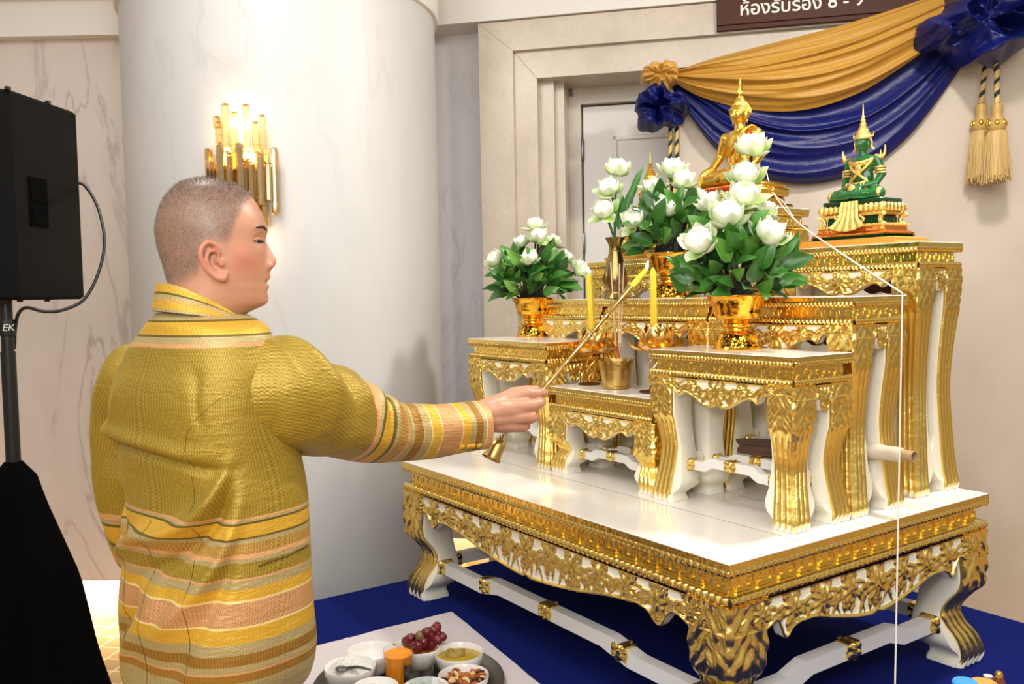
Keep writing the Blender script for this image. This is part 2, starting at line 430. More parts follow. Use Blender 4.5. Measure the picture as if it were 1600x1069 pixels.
# left marble wall, floating over a lit recess
LO = Vector((CAM.x, CAM.y, 0)) + FH * 4.0
LM = Matrix(((RH.x, FH.x, 0, LO.x), (RH.y, FH.y, 0, LO.y), (0, 0, 1, 0), (0, 0, 0, 1)))
def leftobj(name, mb, mats, **kw):
    o = obj(name, mb, mats, **kw); o.matrix_world = LM; o['kind'] = 'structure'; return o
ZL0, ZL1 = CAM.z - (914 - 473.5) / F_PX * 4.0, CAM.z + (473.5 - 69) / F_PX * 4.0
b = MB(); b.box((-3.4, 0, ZL0), (-1.25, .05, ZL1 + .05)); leftobj('wall_left', b, 'marble_wall', smooth=False)
b = MB(); b.box((-3.4, .16, 0), (-1.25, .22, ZL1)); leftobj('baseboard_left', b, 'ceiling', smooth=False)
b = MB(); b.box((-3.6, -.06, ZL1), (-1.25, .3, 3.4)); b.box((-3.6, -.12, ZL1 + .16), (-1.25, -.05, 3.4)); leftobj('ceiling_cornice', b, 'ceiling', smooth=False)
# round marble column with its collar
CC = Vector((CAM.x, CAM.y, 0)) + RH * (-.974) + FH * 3.88; CRAD = .659
b = MB(); b.lathe([(CRAD, 0), (CRAD, 3.4)], 128, M4=Matrix.Translation(CC), capb=False, capt=False); struct('column', b, 'marble_column', angle=60)
zc = CAM.z + (463 - 36) / F_PX * 3.83
b = MB(); b.lathe([(CRAD, zc), (CRAD + .014, zc + .004), (CRAD + .018, zc + .03), (CRAD + .018, 3.4)], 128, M4=Matrix.Translation(CC), capb=False, capt=False); struct('column_collar', b, 'ceiling', angle=60)
# ------------------------------------------------------------------ loudspeaker on its stand, at the left edge
near, far = at(20, 463, 2.30), at(131, 463, 2.62)
ax = Vector((far.x - near.x, far.y - near.y, 0)); L_ = ax.length; ax.normalize(); wv = Vector((-ax.y, ax.x, 0))
zb = CAM.z + .012; hh = .555
pole_p = at(15, 600, 2.40)
t = thing('loudspeaker', 'black loudspeaker cabinet on a draped stand at the left edge', 'speaker', (near.x, near.y, zb))
t.matrix_world = Matrix(((ax.x, wv.x, 0, near.x), (ax.y, wv.y, 0, near.y), (0, 0, 1, zb), (0, 0, 0, 1)))
b = MB()
prof = [(0, 0.03), (0, .33), (L_, .27), (L_, .0), (.05, .0)]           # plan: bevelled near corner, tapering back
prof = [(0, .035), (.03, 0), (L_, 0), (L_, .30), (.03, .36), (0, .33)]
n = len(prof); bv = .008
def ring(z, ins): 
    c = np.mean(prof, 0); return [(p[0] + (c[0] - p[0]) * ins, p[1] + (c[1] - p[1]) * ins, z) for p in prof]
R_ = [ring(0, .04), ring(bv, 0), ring(hh - bv, 0), ring(hh, .04)]
b.grid(np.array(R_), cv=True, capu=True)
cab = obj('cabinet', b, 'black_box', parent=t, angle=20)
b = MB(); b.box((-.006, .05, .03), (0.004, .31, hh - .03)); obj('grille', b, 'black_cloth', parent=t, smooth=False)
b = MB()                                                               # recessed side handle
hx0, hx1, hz0, hz1 = .085, .165, .20, .335
b.box((hx0, -.003, hz0), (hx1, .0005, hz1), bev=.001)
for (lo, hi) in (((hx0 + .008, hz0 + .008), (hx1 - .008, hz1 - .075)), ((hx0 + .008, hz0 + .070), (hx1 - .008, hz1 - .008))):
    b.box((lo[0], -.0045, lo[1]), (hi[0], -.003, hi[1]))
obj('side_handle', b, 'black_cloth', parent=t, smooth=False)
b = MB()
for x in (.03, .10, .22): b.lathe([(.006, -.006), (.008, -.004), (.008, 0)], 10, M4=Matrix.Translation((x, .05, 0)))
for x in (.02, .19): b.box((x, -.002, hh - .004), (x + .012, .01, hh + .006), bev=.001)
obj('foot', b, 'black_rubber', parent=t)
# cable: its own thing, plugged in the back of the cabinet
pts = [at(120, 286, 2.63), at(133, 291, 2.64), at(152, 322, 2.62), at(163, 372, 2.58), at(156, 420, 2.54), at(133, 466, 2.49), at(100, 484, 2.45), at(70, 487, 2.42), at(42, 481, 2.40), at(29, 490, 2.39), at(24, 512, 2.40), at(22, 545, 2.41)]
b = MB(); b.tube(spline([tuple(p) for p in pts], 90), .0046, 8)
tag(obj('audio_cable', b, 'black_rubber'), 'black cable looping from the loudspeaker down to its pole', 'cable')
px_, py_ = pole_p.x, pole_p.y
t = thing('speaker_stand', 'black pole stand under the loudspeaker, its tripod hidden in cloth', 'stand', (px_, py_, 0))
b = MB(); b.lathe([(.019, .62), (.019, 1.40), (.016, 1.40), (.016, zb + .004)], 20); b.lathe([(.024, .99), (.026, 1.0), (.026, 1.05), (.024, 1.06)], 20); obj('pole', b, 'black_metal', parent=t)
b = MB()
for k in range(3):
    a = k * 2.094 + .4; b.tube([(0, 0, .62), (.32 * math.cos(a), .32 * math.sin(a), .012)], .012, 8)
obj('tripod', b, 'black_metal', parent=t)
ztape = CAM.z - (512 - 476) / F_PX * 2.4
b = MB(); b.lathe([(.0205, ztape - .022), (.021, ztape - .02), (.021, ztape + .02), (.0205, ztape + .022)], 20, capb=False, capt=False); tape = obj('tape', b, 'black_rubber', parent=t)
def text_mesh(body, size, extrude, **kw):
    cu = bpy.data.curves.new('text', 'FONT'); cu.body = body; cu.size = size; cu.extrude = extrude
    for k_, v_ in kw.items(): setattr(cu, k_, v_)
    tx = bpy.data.objects.new('text', cu); COL.objects.link(tx); dg = bpy.context.evaluated_depsgraph_get()
    me = bpy.data.meshes.new_from_object(tx.evaluated_get(dg)); bpy.data.objects.remove(tx); me.name = 'lettering'; return me
me = text_mesh('EK', .026, .0004, shear=.2); me.materials.clear(); me.materials.append(simple('pale_marker', (.75, .75, .73), .7))
tx = obj('lettering', me, None, parent=tape)
dv = (Vector((CAM.x, CAM.y, 0)) - Vector((px_, py_, 0))).normalized(); tv = Vector((-dv.y, dv.x, 0))
tx.matrix_local = Matrix(((tv.x, 0, dv.x, dv.x * .0222 - tv.x * .012), (tv.y, 0, dv.y, dv.y * .0222 - tv.y * .012), (0, 1, 0, ztape - .008), (0, 0, 0, 1)))
# black skirt cloth draped over the tripod
b = MB(); nz, na = 26, 96; P = np.zeros((nz, na, 3)); th = np.arange(na) / na * 2 * PI
ztop = CAM.z - (722 - 476) / F_PX * 2.4
rt = rng.normal(0, 1, 8)
for i in range(nz):
    f = i / (nz - 1); z = ztop * (1 - f) + .008 * f
    R0 = ip(f, [0, .015, .10, .3, .5, .75, 1], [.022, .050, .075, .150, .185, .25, .35])
    tri = 1 + .18 * f * np.cos(3 * (th - .75)) + (.035 + .05 * f) * np.sin(7 * th + 1.3 * rt[0] + 2 * f) + .03 * f * np.sin(13 * th + rt[1])
    P[i, :, 0] = R0 * tri * np.cos(th); P[i, :, 1] = R0 * tri * np.sin(th); P[i, :, 2] = z
b.grid(P, cv=True); o = obj('stand_cover', b, 'black_cloth', loc=(px_, py_, 0), angle=0)
tag(o, 'black cloth draped over the tripod below the loudspeaker', 'cloth cover')
# ------------------------------------------------------------------ crystal wall sconce on the column
def cyl_hit(px, py):
    r = ray(px, py); dx, dy = CAM.x - CC.x, CAM.y - CC.y
    A = r.x**2 + r.y**2; B = dx * r.x + dy * r.y; C_ = dx * dx + dy * dy - CRAD**2
    t_ = (-B - math.sqrt(max(B * B - A * C_, 0))) / A; return CAM + r * t_
c0 = cyl_hit(378, 290); nrm = Vector((c0.x - CC.x, c0.y - CC.y, 0)).normalized(); tng = Vector((-nrm.y, nrm.x, 0))
if tng.dot(RH) > 0: tng = -tng
SM = Matrix(((tng.x, nrm.x, 0, c0.x), (tng.y, nrm.y, 0, c0.y), (0, 0, 1, c0.z), (0, 0, 0, 1)))
sc = thing('wall_sconce', 'crystal rod wall sconce glowing on the round column', 'wall lamp'); sc.matrix_world = SM
SI = SM.inverted()
def sloc(px, py, y):            # on the sconce's own plane y in front of the column
    r = ray(px, py); o_ = c0 + nrm * y; t_ = (o_ - CAM).dot(nrm) / r.dot(nrm); p = SI @ (CAM + r * t_); return p.x, p.z
M['crystal'] = clear('crystal', (.99, .95, .86), glass=.55, ior=1.5)
def faceted(name, tint, gcol):
    t = NT(name); tr = t.add('ShaderNodeBsdfTransparent'); tr.inputs[0].default_value = lin(tint); gl = t.add('ShaderNodeBsdfGlossy'); gl.inputs['Roughness'].default_value = .06; gl.inputs[0].default_value = lin(gcol)
    mx = t.add('ShaderNodeMixShader'); mx.inputs[0].default_value = .55; t.link(tr.outputs[0], mx.inputs[1]); t.link(gl.outputs[0], mx.inputs[2]); t.link(mx.outputs[0], t.out.inputs['Surface']); return t.m
M['crystal_amber'] = faceted('amber_crystal', (.95, .90, .78), (.95, .88, .72))
t_ = NT('lamp_filament'); t_.P(Base_Color=(1, .9, .7, 1), Emission_Color=(1, .80, .48, 1), Emission_Strength=14); M['bulb'] = t_.m
b = MB(); b.box((-.085, -.004, -.16), (.085, .012, .13), bev=.003); b.box((-.06, .012, -.10), (.06, .05, -.085), bev=.002); b.box((-.06, .012, .05), (.06, .05, .062), bev=.002)
obj('back_plate', b, M['gold'], parent=sc)
for x in (-.045, .045):
    for z in (.10, -.13): 
        b = MB(); b.lathe([(.004, -.03), (.010, -.022), (.012, 0), (.010, .02), (.003, .032)], 12, M4=Matrix.Translation((x, .028, z))); obj('bulb', b, 'bulb', parent=sc)
rods = [(265, 118, 402, .060), (315, 165, 402, .048), (383, 122, 445, .062), (438, 222, 405, .050), (478, 183, 462, .055), (228, 222, 352, .045), (217, 190, 260, .03),
        (168, 378, 565, .035), (193, 455, 575, .045), (232, 355, 590, .075), (285, 400, 620, .065), (345, 345, 660, .08), (382, 445, 700, .06), (413, 450, 700, .075), (463, 405, 702, .08), (513, 460, 680, .06), (545, 372, 757, .045),
        (300, 600, 860, .05), (345, 640, 800, .06), (490, 660, 830, .045), (430, 690, 900, .05)]
for i, (zx, zt_, zb_, y) in enumerate(rods):
    px, pt, pb = 280 + zx / 3.685, 130 + zt_ / 3.685, 130 + zb_ / 3.685
    x, zt2 = sloc(px, pt, y); _, zb2 = sloc(px, pb, y); w2 = .0130; d2 = .012
    b = MB(); ch = .0075
    oct_ = [(-w2 + ch, -d2), (w2 - ch, -d2), (w2, -d2 + ch), (w2, d2 - ch), (w2 - ch, d2), (-w2 + ch, d2), (-w2, d2 - ch), (-w2, -d2 + ch)]
    lv = [(zb2, .84), (zb2 + .005, 1), (zt2 - .005, 1), (zt2, .84)]
    b.grid(np.array([[(x + p[0] * k, y + p[1] * k, z) for p in oct_] for z, k in lv]), cv=True, capu=True)
    rod = obj('crystal_rod', b, 'crystal' if zt_ < 340 else 'crystal_amber', parent=sc, angle=15, smooth=False)
    b = MB(); zc_ = zt2 - .004 if zt_ < 340 else zb2 + .004
    for zq in (zt2 - .004, zb2 + .004): b.box((x - .0065, y - .006, zq - .003), (x + .0065, y + .006, zq + .003), bev=.001)
    b.box((x - .003, .01, zb2 + .03), (x + .003, y - d2 + .001, zb2 + .036)); 
    if zt_ >= 340: b.box((x - w2 * .9, y - d2 - .0025, zb2 + .01), (x + w2 * .9, y - d2 - .0005, zt2 - .01))
    obj('rod_holder', b, 'brass', parent=rod, smooth=False)
# ------------------------------------------------------------------ gilded altar tables
def leaf_h(X, Y, x0, y0, ang, L, w0, curve):
    ca, sa = math.cos(ang), math.sin(ang)
    a = (X - x0) * ca + (Y - y0) * sa; bb = -(X - x0) * sa + (Y - y0) * ca
    bb = bb - curve * a * a / L
    f = np.clip(a / L, 0, 1); wd = w0 * np.sin(PI * f ** .75) ** .8 + 1e-6
    inside = (a > 0) & (a < L)
    q = np.abs(bb) / wd
    h = np.where(inside & (q < 1), (1 - q ** 2.2) * (.55 + .45 * np.sin(PI * f)) * (.82 + .18 * np.cos(a / L * 22 - q * 3)) - .22 * np.exp(-(bb / (w0 * .16)) ** 2), 0)
    return np.clip(h, 0, 1)
def flower_h(X, Y, x0, y0, R, n):
    dx, dy = X - x0, Y - y0; r = np.hypot(dx, dy) / R; th = np.arctan2(dy, dx)
    edge = .86 + .14 * np.cos(n * th)
    h = np.where(r < edge, .22 + (.30 + .30 * np.sin(np.clip(r / edge, 0, 1) * PI)) * (.60 + .40 * np.cos(n * th)), 0)
    e2 = .52 + .08 * np.cos(n * th + PI)
    h = np.maximum(h, np.where(r < e2, .75 * (.7 + .3 * np.cos(n * th + PI)) * np.sqrt(np.clip(1 - (r / e2) ** 2, 0, 1)) + .2, 0))
    h = np.maximum(h, np.where(r < .22, 1.0 * np.sqrt(np.clip(1 - (r / .22) ** 2, 0, 1)), 0))
    return h
def apron_depth(x, half, kind):      # wavy lower edge, measured down from the apron's top
    t = np.clip(np.abs(x) / half, 0, 1)
    if kind == 'small':
        base = sip(t, [0, .07, .22, .40, .58, .72, .80, .88, 1.0], [.064, .069, .070, .055, .042, .042, .050, .033, .024])
        return base
    if kind == 'side':
        return sip(t, [0, .10, .30, .48, .62, .80, 1.0], [.064, .062, .063, .050, .032, .034, .036])
    if kind == 'side_big':
        return sip(t, [0, .05, .12, .4, .62, .78, .84, .90, 1.0], [.118, .124, .122, .100, .080, .088, .104, .062, .070])
    return sip(t, [0, .03, .08, .35, .6, .78, .855, .90, 1.0], [.118, .125, .124, .105, .078, .075, .098, .062, .068])
def apron(mb, half, kind, leg, scale, seed, nx, nv=22, mb_white=None):
    # local frame: x along, y depth (front face towards -y), z down from 0
    r_ = np.random.default_rng(seed)
    x = np.linspace(-half, half, nx); D = apron_depth(x, half - leg * .92, kind)
    inner = np.abs(x) > half - leg * .92
    v = np.linspace(0, 1, nv)
    X = np.repeat(x[:, None], nv, 1); Yd = D[:, None] * v[None, :]
    H = np.zeros_like(X)
    sp = .085 * scale; nfl = int(half / sp)
    for k in range(-nfl, nfl + 1):
        xc = k * sp
        if abs(xc) > half - leg * .6: continue
        dc = float(apron_depth(np.array([xc]), half - leg * .92, kind)[0]); big = (k % 2 == 0)
        R = min(dc * (.44 if big else .34), .030 * scale * (1 if big else .8))
        yc = min(dc * .5, R * 1.25 + .003)
        H = np.maximum(H, flower_h(X, Yd, xc, yc, R, 9 if big else 7))
        for sgn in (-1, 1):                                  # leaves and scrolls springing from each flower
            for (a0, L, w0, cv) in ((.2, .052, .0100, .9), (-.75, .040, .0090, -.9), (1.0, .036, .0095, .7), (1.75, .028, .009, -.5), (.55, .06, .008, -1.0), (-.3, .045, .007, .8), (-1.3, .026, .008, .6)):
                ang = a0 + r_.uniform(-.12, .12); L2 = L * scale * r_.uniform(.85, 1.1)
                if sgn > 0: H = np.maximum(H, .62 * leaf_h(X, Yd, xc + R * .7 * math.cos(ang), yc + R * .7 * math.sin(ang), ang, L2, w0 * scale, cv))
                else: H = np.maximum(H, .62 * leaf_h(-X, Yd, -xc + R * .7 * math.cos(ang), yc + R * .7 * math.sin(ang), ang, L2, w0 * scale, cv))
    rim = np.exp(-(((D[:, None] - Yd) - .0035 * scale) / (.0028 * scale)) ** 2); H = np.maximum(H, .75 * rim)
    H = np.maximum(H, .6 * np.exp(-((Yd - .001) / (.003 * scale)) ** 2))
    amp = .0105 * scale
    P = np.stack([X, -H * amp, -Yd], -1)
    mb.grid(P, rel=H, flip=True)
    th = .018 * scale                                        # board behind the carving
    B = np.zeros((nx, 3, 3)); B[:, 0] = P[:, -1]; B[:, 1] = P[:, -1] + np.array([0, th * .5, .001]); B[:, 2] = P[:, -1] + np.array([0, th, .002])
    mb_white.grid(B)
    Bk = np.zeros((nx, 2, 3)); Bk[:, 0] = B[:, 2]; Bk[:, 1] = np.stack([x, np.full(nx, th), np.zeros(nx)], -1); mb_white.grid(Bk, mat=1)
    return
def rope(mb, half, z, y, rad, period, nx, nv=6):
    x = np.linspace(-half, half, nx); a = np.linspace(-PI * .5, PI * .5, nv)
    X = np.repeat(x[:, None], nv, 1); A = a[None, :]
    g = rad * (.80 + .20 * np.cos(2 * PI * (X / period) + A * 1.6))
    mb.grid(np.stack([X, y - g * np.cos(A), z + rad * np.sin(A) + 0 * X], -1), flip=True)
def fret(mb, half, z0, z1, y, period, dp):
    n = max(2, round(2 * half / period)); p = 2 * half / n; H = z1 - z0
    mb.raw([(-half, y, z0), (half, y, z0), (half, y, z1), (-half, y, z1)], [(0, 1, 2, 3)])
    t = H * .24
    for i in range(n):
        x = -half + i * p
        for (a, bb, c, d) in ((.06, .74, .70, .93), (.30, .98, .07, .30), (.44, .58, .30, .70), (.06, .16, .38, .70), (.88, .98, .30, .62)):
            mb.box((x + a * p, y - dp, z0 + c * H), (x + bb * p, y + .0005, z0 + d * H))
def side_M(w, d, k):
    # frames of the four sides: front, right, back, left
    c = [(0, -d / 2, 0), (w / 2, 0, PI / 2), (0, d / 2, PI), (-w / 2, 0, -PI / 2)][k]
    return Matrix.Translation((c[0], c[1], 0)) @ Matrix.Rotation(c[2], 4, 'Z')
def add_side(dst, src, Mx, dz=0):
    Mx = Matrix.Translation((0, 0, dz)) @ Mx; o = 0
    for V, (key, (n, rel)), uv in zip(src.v, sorted(src.attr.items()), src.uv):
        pass
    base = dst.n
    for V, (key, (n, rel)) in zip(src.v, sorted(src.attr.items())):
        k = dst.n; dst.v.append(xf(V, Mx)); dst.n += len(V); dst.attr[k] = (n, rel); dst.uv.append(np.zeros((len(V), 2)))
    dst.f += [tuple(i + base for i in f) for f in src.f]; dst.m += src.m
def leg_mesh(h, k, sx, sy, hap):
    """cabriole corner leg with its outer corner at the origin, spreading inwards"""
    nz = 72; nf = 29
    zz = np.linspace(0, 1, nz)
    z = h * zz; kk = .042 * k
    zk = h - .105 * k                                        # knee below the apron
    zf = .05 * k
    lp = lambda t_: zf + (zk - zf) * t_
    off = sip(z, [0, .012 * k, zf, lp(.28), lp(.52), lp(.80), zk, h - .05 * k, h], np.array([.30, .16, .36, .80, 1.0, .66, .22, .05, .04]) * kk * (.78 if k > 1.2 else .52))
    s = sip(z, [0, zf, lp(.2), lp(.45), lp(.75), zk, h - .05 * k, h], np.array([.062, .058, .054, .052, .058, .070, .078, .080]) * k)
    Tn = sip(z, [0, .026 * k, .036 * k, lp(.25), lp(.6), zk, h], np.array([.072, .071, .084, .090, .084, .080, .082]) * k)
    sw = Tn - off; s = np.minimum(s, sw - .003 * k)
    P = np.zeros((nz, 2 * nf + 6, 3)); rel = np.zeros((nz, 2 * nf + 6))
    u = np.linspace(0, 1, nf)
    knee = 1 / (1 + np.exp(-(z - (zk - .012 * k)) / (.006 * k)))
    foot = np.exp(-(z / (.035 * k)) ** 2)
    for i in range(nz):
        o_ = off[i]; S = s[i]
        flute = np.abs(np.sin(PI * u * 3.5)) ** .8 * .0062 * k * (1 - knee[i])
        q = z[i] / k
        carv = (np.abs(np.sin(q * 105 + 5 * np.abs(u - .5) * 2)) * .5 + .35 * np.abs(np.sin(u * PI * 3 + q * 40)) + .3 * np.abs(np.sin(q * 61 - u * 7))) * .0075 * k * knee[i]
        flare = .0012 * k * math.exp(-((z[i] - zk + .004 * k) / (.008 * k)) ** 2)
        dsp = flute + carv + flare
        dsp[0] *= .3; dsp = dsp; dsp[-1] = (dsp[-1] + .001 * k)
        # face on x-side plane (y = 0): runs from inner to corner, displaced outwards along -y ; then the other face
        A = np.stack([-(o_ + S * (1 - u)), o_ - dsp, np.full(nf, z[i])], -1)
        B = np.stack([-o_ + dsp[::-1], o_ + S * u, np.full(nf, z[i])], -1)
        SW = sw[i]; C = np.array([[-o_ - .004 * k, o_ + S, z[i]], [-o_ - .005 * k, o_ + SW, z[i]], [-o_ - SW * .9, o_ + SW, z[i]], [-o_ - SW, o_ + SW * .9, z[i]], [-o_ - SW, o_ + .005 * k, z[i]], [-o_ - S, o_ + .004 * k, z[i]]])
        P[i] = np.concatenate([A, B, C])
    tri = np.abs((u * 3.5 * 2) % 2 - 1)
    r_gold = np.ones((nz, nf))
    for i in range(nz):
        r_gold[i] = np.where(z[i] < .008 * k + .016 * k * tri, 0, 1)
    rel[:, :nf] = r_gold; rel[:, nf:2 * nf] = r_gold
    mb = MB(); P[..., 0] *= sx; P[..., 1] *= sy
    mb.grid(P, cv=True, capu=True, rel=rel)
    return mb
def floret(mb, c, sx, sz, ax):
    """small gilded rosette strap round a stretcher"""
    pass
def stretcher(L, hw, k, ends=True):
    """bar along x centred at 0, with raised middle; z 0 is its axis"""
    b = MB(); t = .011 * k; e = .0125 * k; j = .014 * k
    top = [(-L / 2, e), (-L * .30, e), (-L * .22, e + j), (L * .22, e + j), (L * .30, e), (L / 2, e)]
    bot = [(-L / 2, -e), (-L * .27, -e), (-L * .19, -e + j), (L * .19, -e + j), (L * .27, -e), (L / 2, -e)]
    poly = top + bot[::-1]
    b.prism([(p[0], p[1]) for p in poly], -t, t, axis=1)
    return b
def strap(xc, zc, wid, k):
    t = .011 * k + .0012; e = .0125 * k + .0012
    x = np.linspace(-1, 1, 15); P = []
    b = MB(); n = 17
    ang = np.linspace(0, 2 * PI, 40, endpoint=False)
    for xx in x:
        w_ = np.sign(np.cos(ang)) * np.minimum(1, np.abs(np.cos(ang)) * 1.25); v_ = np.sign(np.sin(ang)) * np.minimum(1, np.abs(np.sin(ang)) * 1.25)
        rel = .0035 * k * (np.abs(np.sin(3 * np.arctan2(v_, xx * 1.2 + 1e-6) + 0)) * .8 + math.exp(-(xx / .22) ** 2) * 1.3)
        P.append(np.stack([np.full(40, xc + xx * wid * (1 - .16 * np.abs(v_[0])) ) + (.16 * wid * np.abs(v_) * -np.sign(xx)), (t + rel) * w_, zc + (e + rel * .4) * v_], -1))
    b.grid(np.array(P), cv=True, capu=True)
    return b
TABLE_CACHE = {}
def build_table(name, label, loc, w, d, h, k=1.0, big=False, group=None):
    t = thing(name, label, 'table', loc, 0, group)
    key = (round(w, 4), round(d, 4), round(h, 4), k)
    stack = dict(slab=.012, r1=.016, fr=.026, r2=.018) if not big else dict(slab=.016, r1=.020, fr=.040, r2=.022)
    ov = .006 * k
    zA = h - stack['slab'] - stack['r1'] - stack['fr'] - stack['r2']; apw, apd = w - .006 * k, d - .006 * k
    ck = (round(w, 4), round(d, 4), k)
    if ck not in TABLE_CACHE:
        # white top with thin gilt lip, heights relative to the table top
        b = MB(); s_ = stack['slab']; b.box((-w / 2, -d / 2, -s_), (w / 2, d / 2, 0), bev=.0012)
        if big:
            pass
        top = finish_mesh('tabletop', b, ['table_white'], smooth=False)
        b = MB(); z = -s_ * .35
        for sd in range(4):
            half = (w if sd % 2 == 0 else d) / 2; s1_ = MB()
            rr = stack['r1'] * .55; nx = max(12, int(2 * half / (.0115 * k) * 5))
            rope(s1_, half + .0005, -s_ - rr * .72, rr * .55, rr, .0115 * k, nx)
            q = half + .0012; s1_.raw([(-q, -.0015, -s_), (q, -.0015, -s_), (q, -.0015, -.0018), (-q, -.0015, -.0018)], [(0, 1, 2, 3)])
            ins = .016 * k; f0_ = -s_ - stack['r1'] - stack['fr']
            fret(s1_, half - ins, f0_ - .002, -s_ - stack['r1'] * .8, ins, .046 * k, .0024 * k)
            # slope between fret and lower rope
            r2 = stack['r2'] * .55
            rope(s1_, half - .003 * k, f0_ - r2 * .95, r2 * .62, r2, .0125 * k, nx)
            s1_.raw([(-half + ins, ins, f0_), (half - ins, ins, f0_), (half - .003, r2 * .6, f0_), (-half + .003, r2 * .6, f0_)], [(0, 1, 2, 3)])
            add_side(b, s1_, side_M(w, d, sd))
        mold = finish_mesh('gilt_moulding', b, ['gold'], angle=35)
        aps = []
        for sd in range(4):
            half = (apw if sd % 2 == 0 else apd) / 2; kind = ('big' if sd % 2 == 0 else 'side_big') if big else ('small' if sd % 2 == 0 else 'side')
            g, wh = MB(), MB()
            apron(g, half, kind, .078 * k, 1.0 if not big else 1.25, 3 + sd % 2, int(2 * half / (.0026 if not big else .0032)), 26 if not big else 34, wh)
            g2, w2 = MB(), MB(); add_side(g2, g, side_M(apw, apd, sd)); add_side(w2, wh, side_M(apw, apd, sd))
            aps.append((finish_mesh('apron', g2, ['carved'], angle=0, recalc=False), finish_mesh('apron_board', w2, ['white_paint', 'brown_wood'])))
        TABLE_CACHE[ck] = (top, mold, aps)
    top, mold, aps = TABLE_CACHE[ck]
    obj('tabletop', top, None, parent=t, loc=(0, 0, h)); obj('gilt_moulding', mold, None, parent=t, loc=(0, 0, h))
    for g, wd in aps:
        a = obj('apron', g, None, parent=t, loc=(0, 0, zA)); obj('apron_board', wd, None, parent=a)
    if key not in TABLE_CACHE:
        TABLE_CACHE[key] = [finish_mesh('leg', leg_mesh(zA, k, sx, sy, 0), ['carved'], angle=50) for sx, sy in ((1, 1), (1, -1), (-1, 1), (-1, -1))]
    for me, (sx, sy) in zip(TABLE_CACHE[key], ((1, 1), (1, -1), (-1, 1), (-1, -1))):
        obj('leg', me, None, parent=t, loc=(sx * apw / 2, -sy * apd / 2, 0.0005))
    zs = zA * .30 if not big else zA * .31
    io = .052 * k * (1.15 if not big else .95)
    sk = ('st', key)
    if sk not in TABLE_CACHE:
        L1, L2 = apw - 2 * io - .03 * k, apd - 2 * io - .03 * k
        out = []
        for L, npos in ((L1, (-.44, 0, .44) if not big else (-.468, -.25, 0, .25, .468)), (L2, (-.36, .36) if not big else (-.45, 0, .45))):
            L = max(L, .03)
            me = finish_mesh('stretcher', stretcher(L, 0, k), ['white_paint'], smooth=False)
            out.append((me, [finish_mesh('floret', strap(p * L, (.014 * k if abs(p) < .19 else .007 * k if abs(p) < .26 else 0), .020 * k if L > .1 else .008 * k, k), ['gold'], angle=60) for p in npos]))
        TABLE_CACHE[sk] = out
    for (me, fl), rot, locs in ((TABLE_CACHE[sk][0], 0, [(0, s * (apd / 2 - io), zs) for s in (-1, 1)]), (TABLE_CACHE[sk][1], PI / 2, [(s * (apw / 2 - io), 0, zs) for s in (-1, 1)])):
        for l in locs:
            s_o = obj('stretcher', me, None, parent=t, loc=l); s_o.rotation_euler = (0, 0, rot)
            for f in fl: obj('floret', f, None, parent=s_o)
    return t
TWd, TDd = .3212 * W, .1495 * W
XC = -.021 * W; DX = .3222 * W
hA, hB, hD, hE, hF = .2802 * W, .1864 * W, .3716 * W, .4668 * W, .5615 * W
yA, yB, yD, yE = (.1906 + .1495 / 2) * W, (.1966 + .1495 / 2) * W, (.3455 + .1495 / 2) * W, (.5571 + .1447 / 2) * W
G = 'small gilded altar tables on the base table'
base = build_table('base_table', 'large low white topped gilded table carrying all the small altar tables', (0, .7009 * W / 2, ZS), W, .7009 * W, ZT - ZS, 1.55, True)
# plank joints of the base table's top
b = MB()
for y in (.26, .50, .74): b.box((-W / 2 + .01, y, ZT - .0004), (W / 2 - .01, y + .0016, ZT + .0003))
o = obj('plank_joint', b, 'seam', parent=base, smooth=False); o.location = (0, -.7009 * W / 2, -ZS)
TAB = {}
TAB['A'] = build_table('altar_table', 'small gilded table at the front right, under the biggest lotus bouquet', (XC + DX, yA, ZT), TWd, TDd, hA, group=G)
TAB['B'] = build_table('altar_table', 'lowest small gilded table, front middle, holding the incense pot', (XC, yB, ZT), TWd, TDd, hB, group=G)
TAB['C'] = build_table('altar_table', 'small gilded table at the front left, under the leftmost lotus bouquet', (XC - DX, yA, ZT), TWd, TDd, hA, group=G)
TAB['D1'] = build_table('altar_table', 'middle row gilded table at the left, behind the leftmost bouquet', (XC - DX, yD, ZT), TWd, TDd, hD, group=G)
TAB['D2'] = build_table('altar_table', 'middle row gilded table in the centre, under the brass vase', (XC, yD, ZT), TWd, TDd, hD, group=G)
TAB['D3'] = build_table('altar_table', 'middle row gilded table at the right, with the white thread crossing its corner', (XC + DX, yD, ZT), TWd, TDd, hD, group=G)
wE, dE = .3212 * W, .1447 * W
TAB['E1'] = build_table('altar_table', 'tall back row gilded table at the left, behind the brass vase', (XC - .3072 * W, yE, ZT), wE, dE, hE, group=G)
TAB['E3'] = build_table('altar_table', 'tall back row gilded table at the right, under the green seated statue', (XC + .3072 * W, yE, ZT), wE, dE, hE, group=G)
TAB['F'] = build_table('altar_table', 'tallest narrow gilded table at the back, under the golden seated statue', (XC, yE, ZT), .252 * W, dE, hF, group=G)
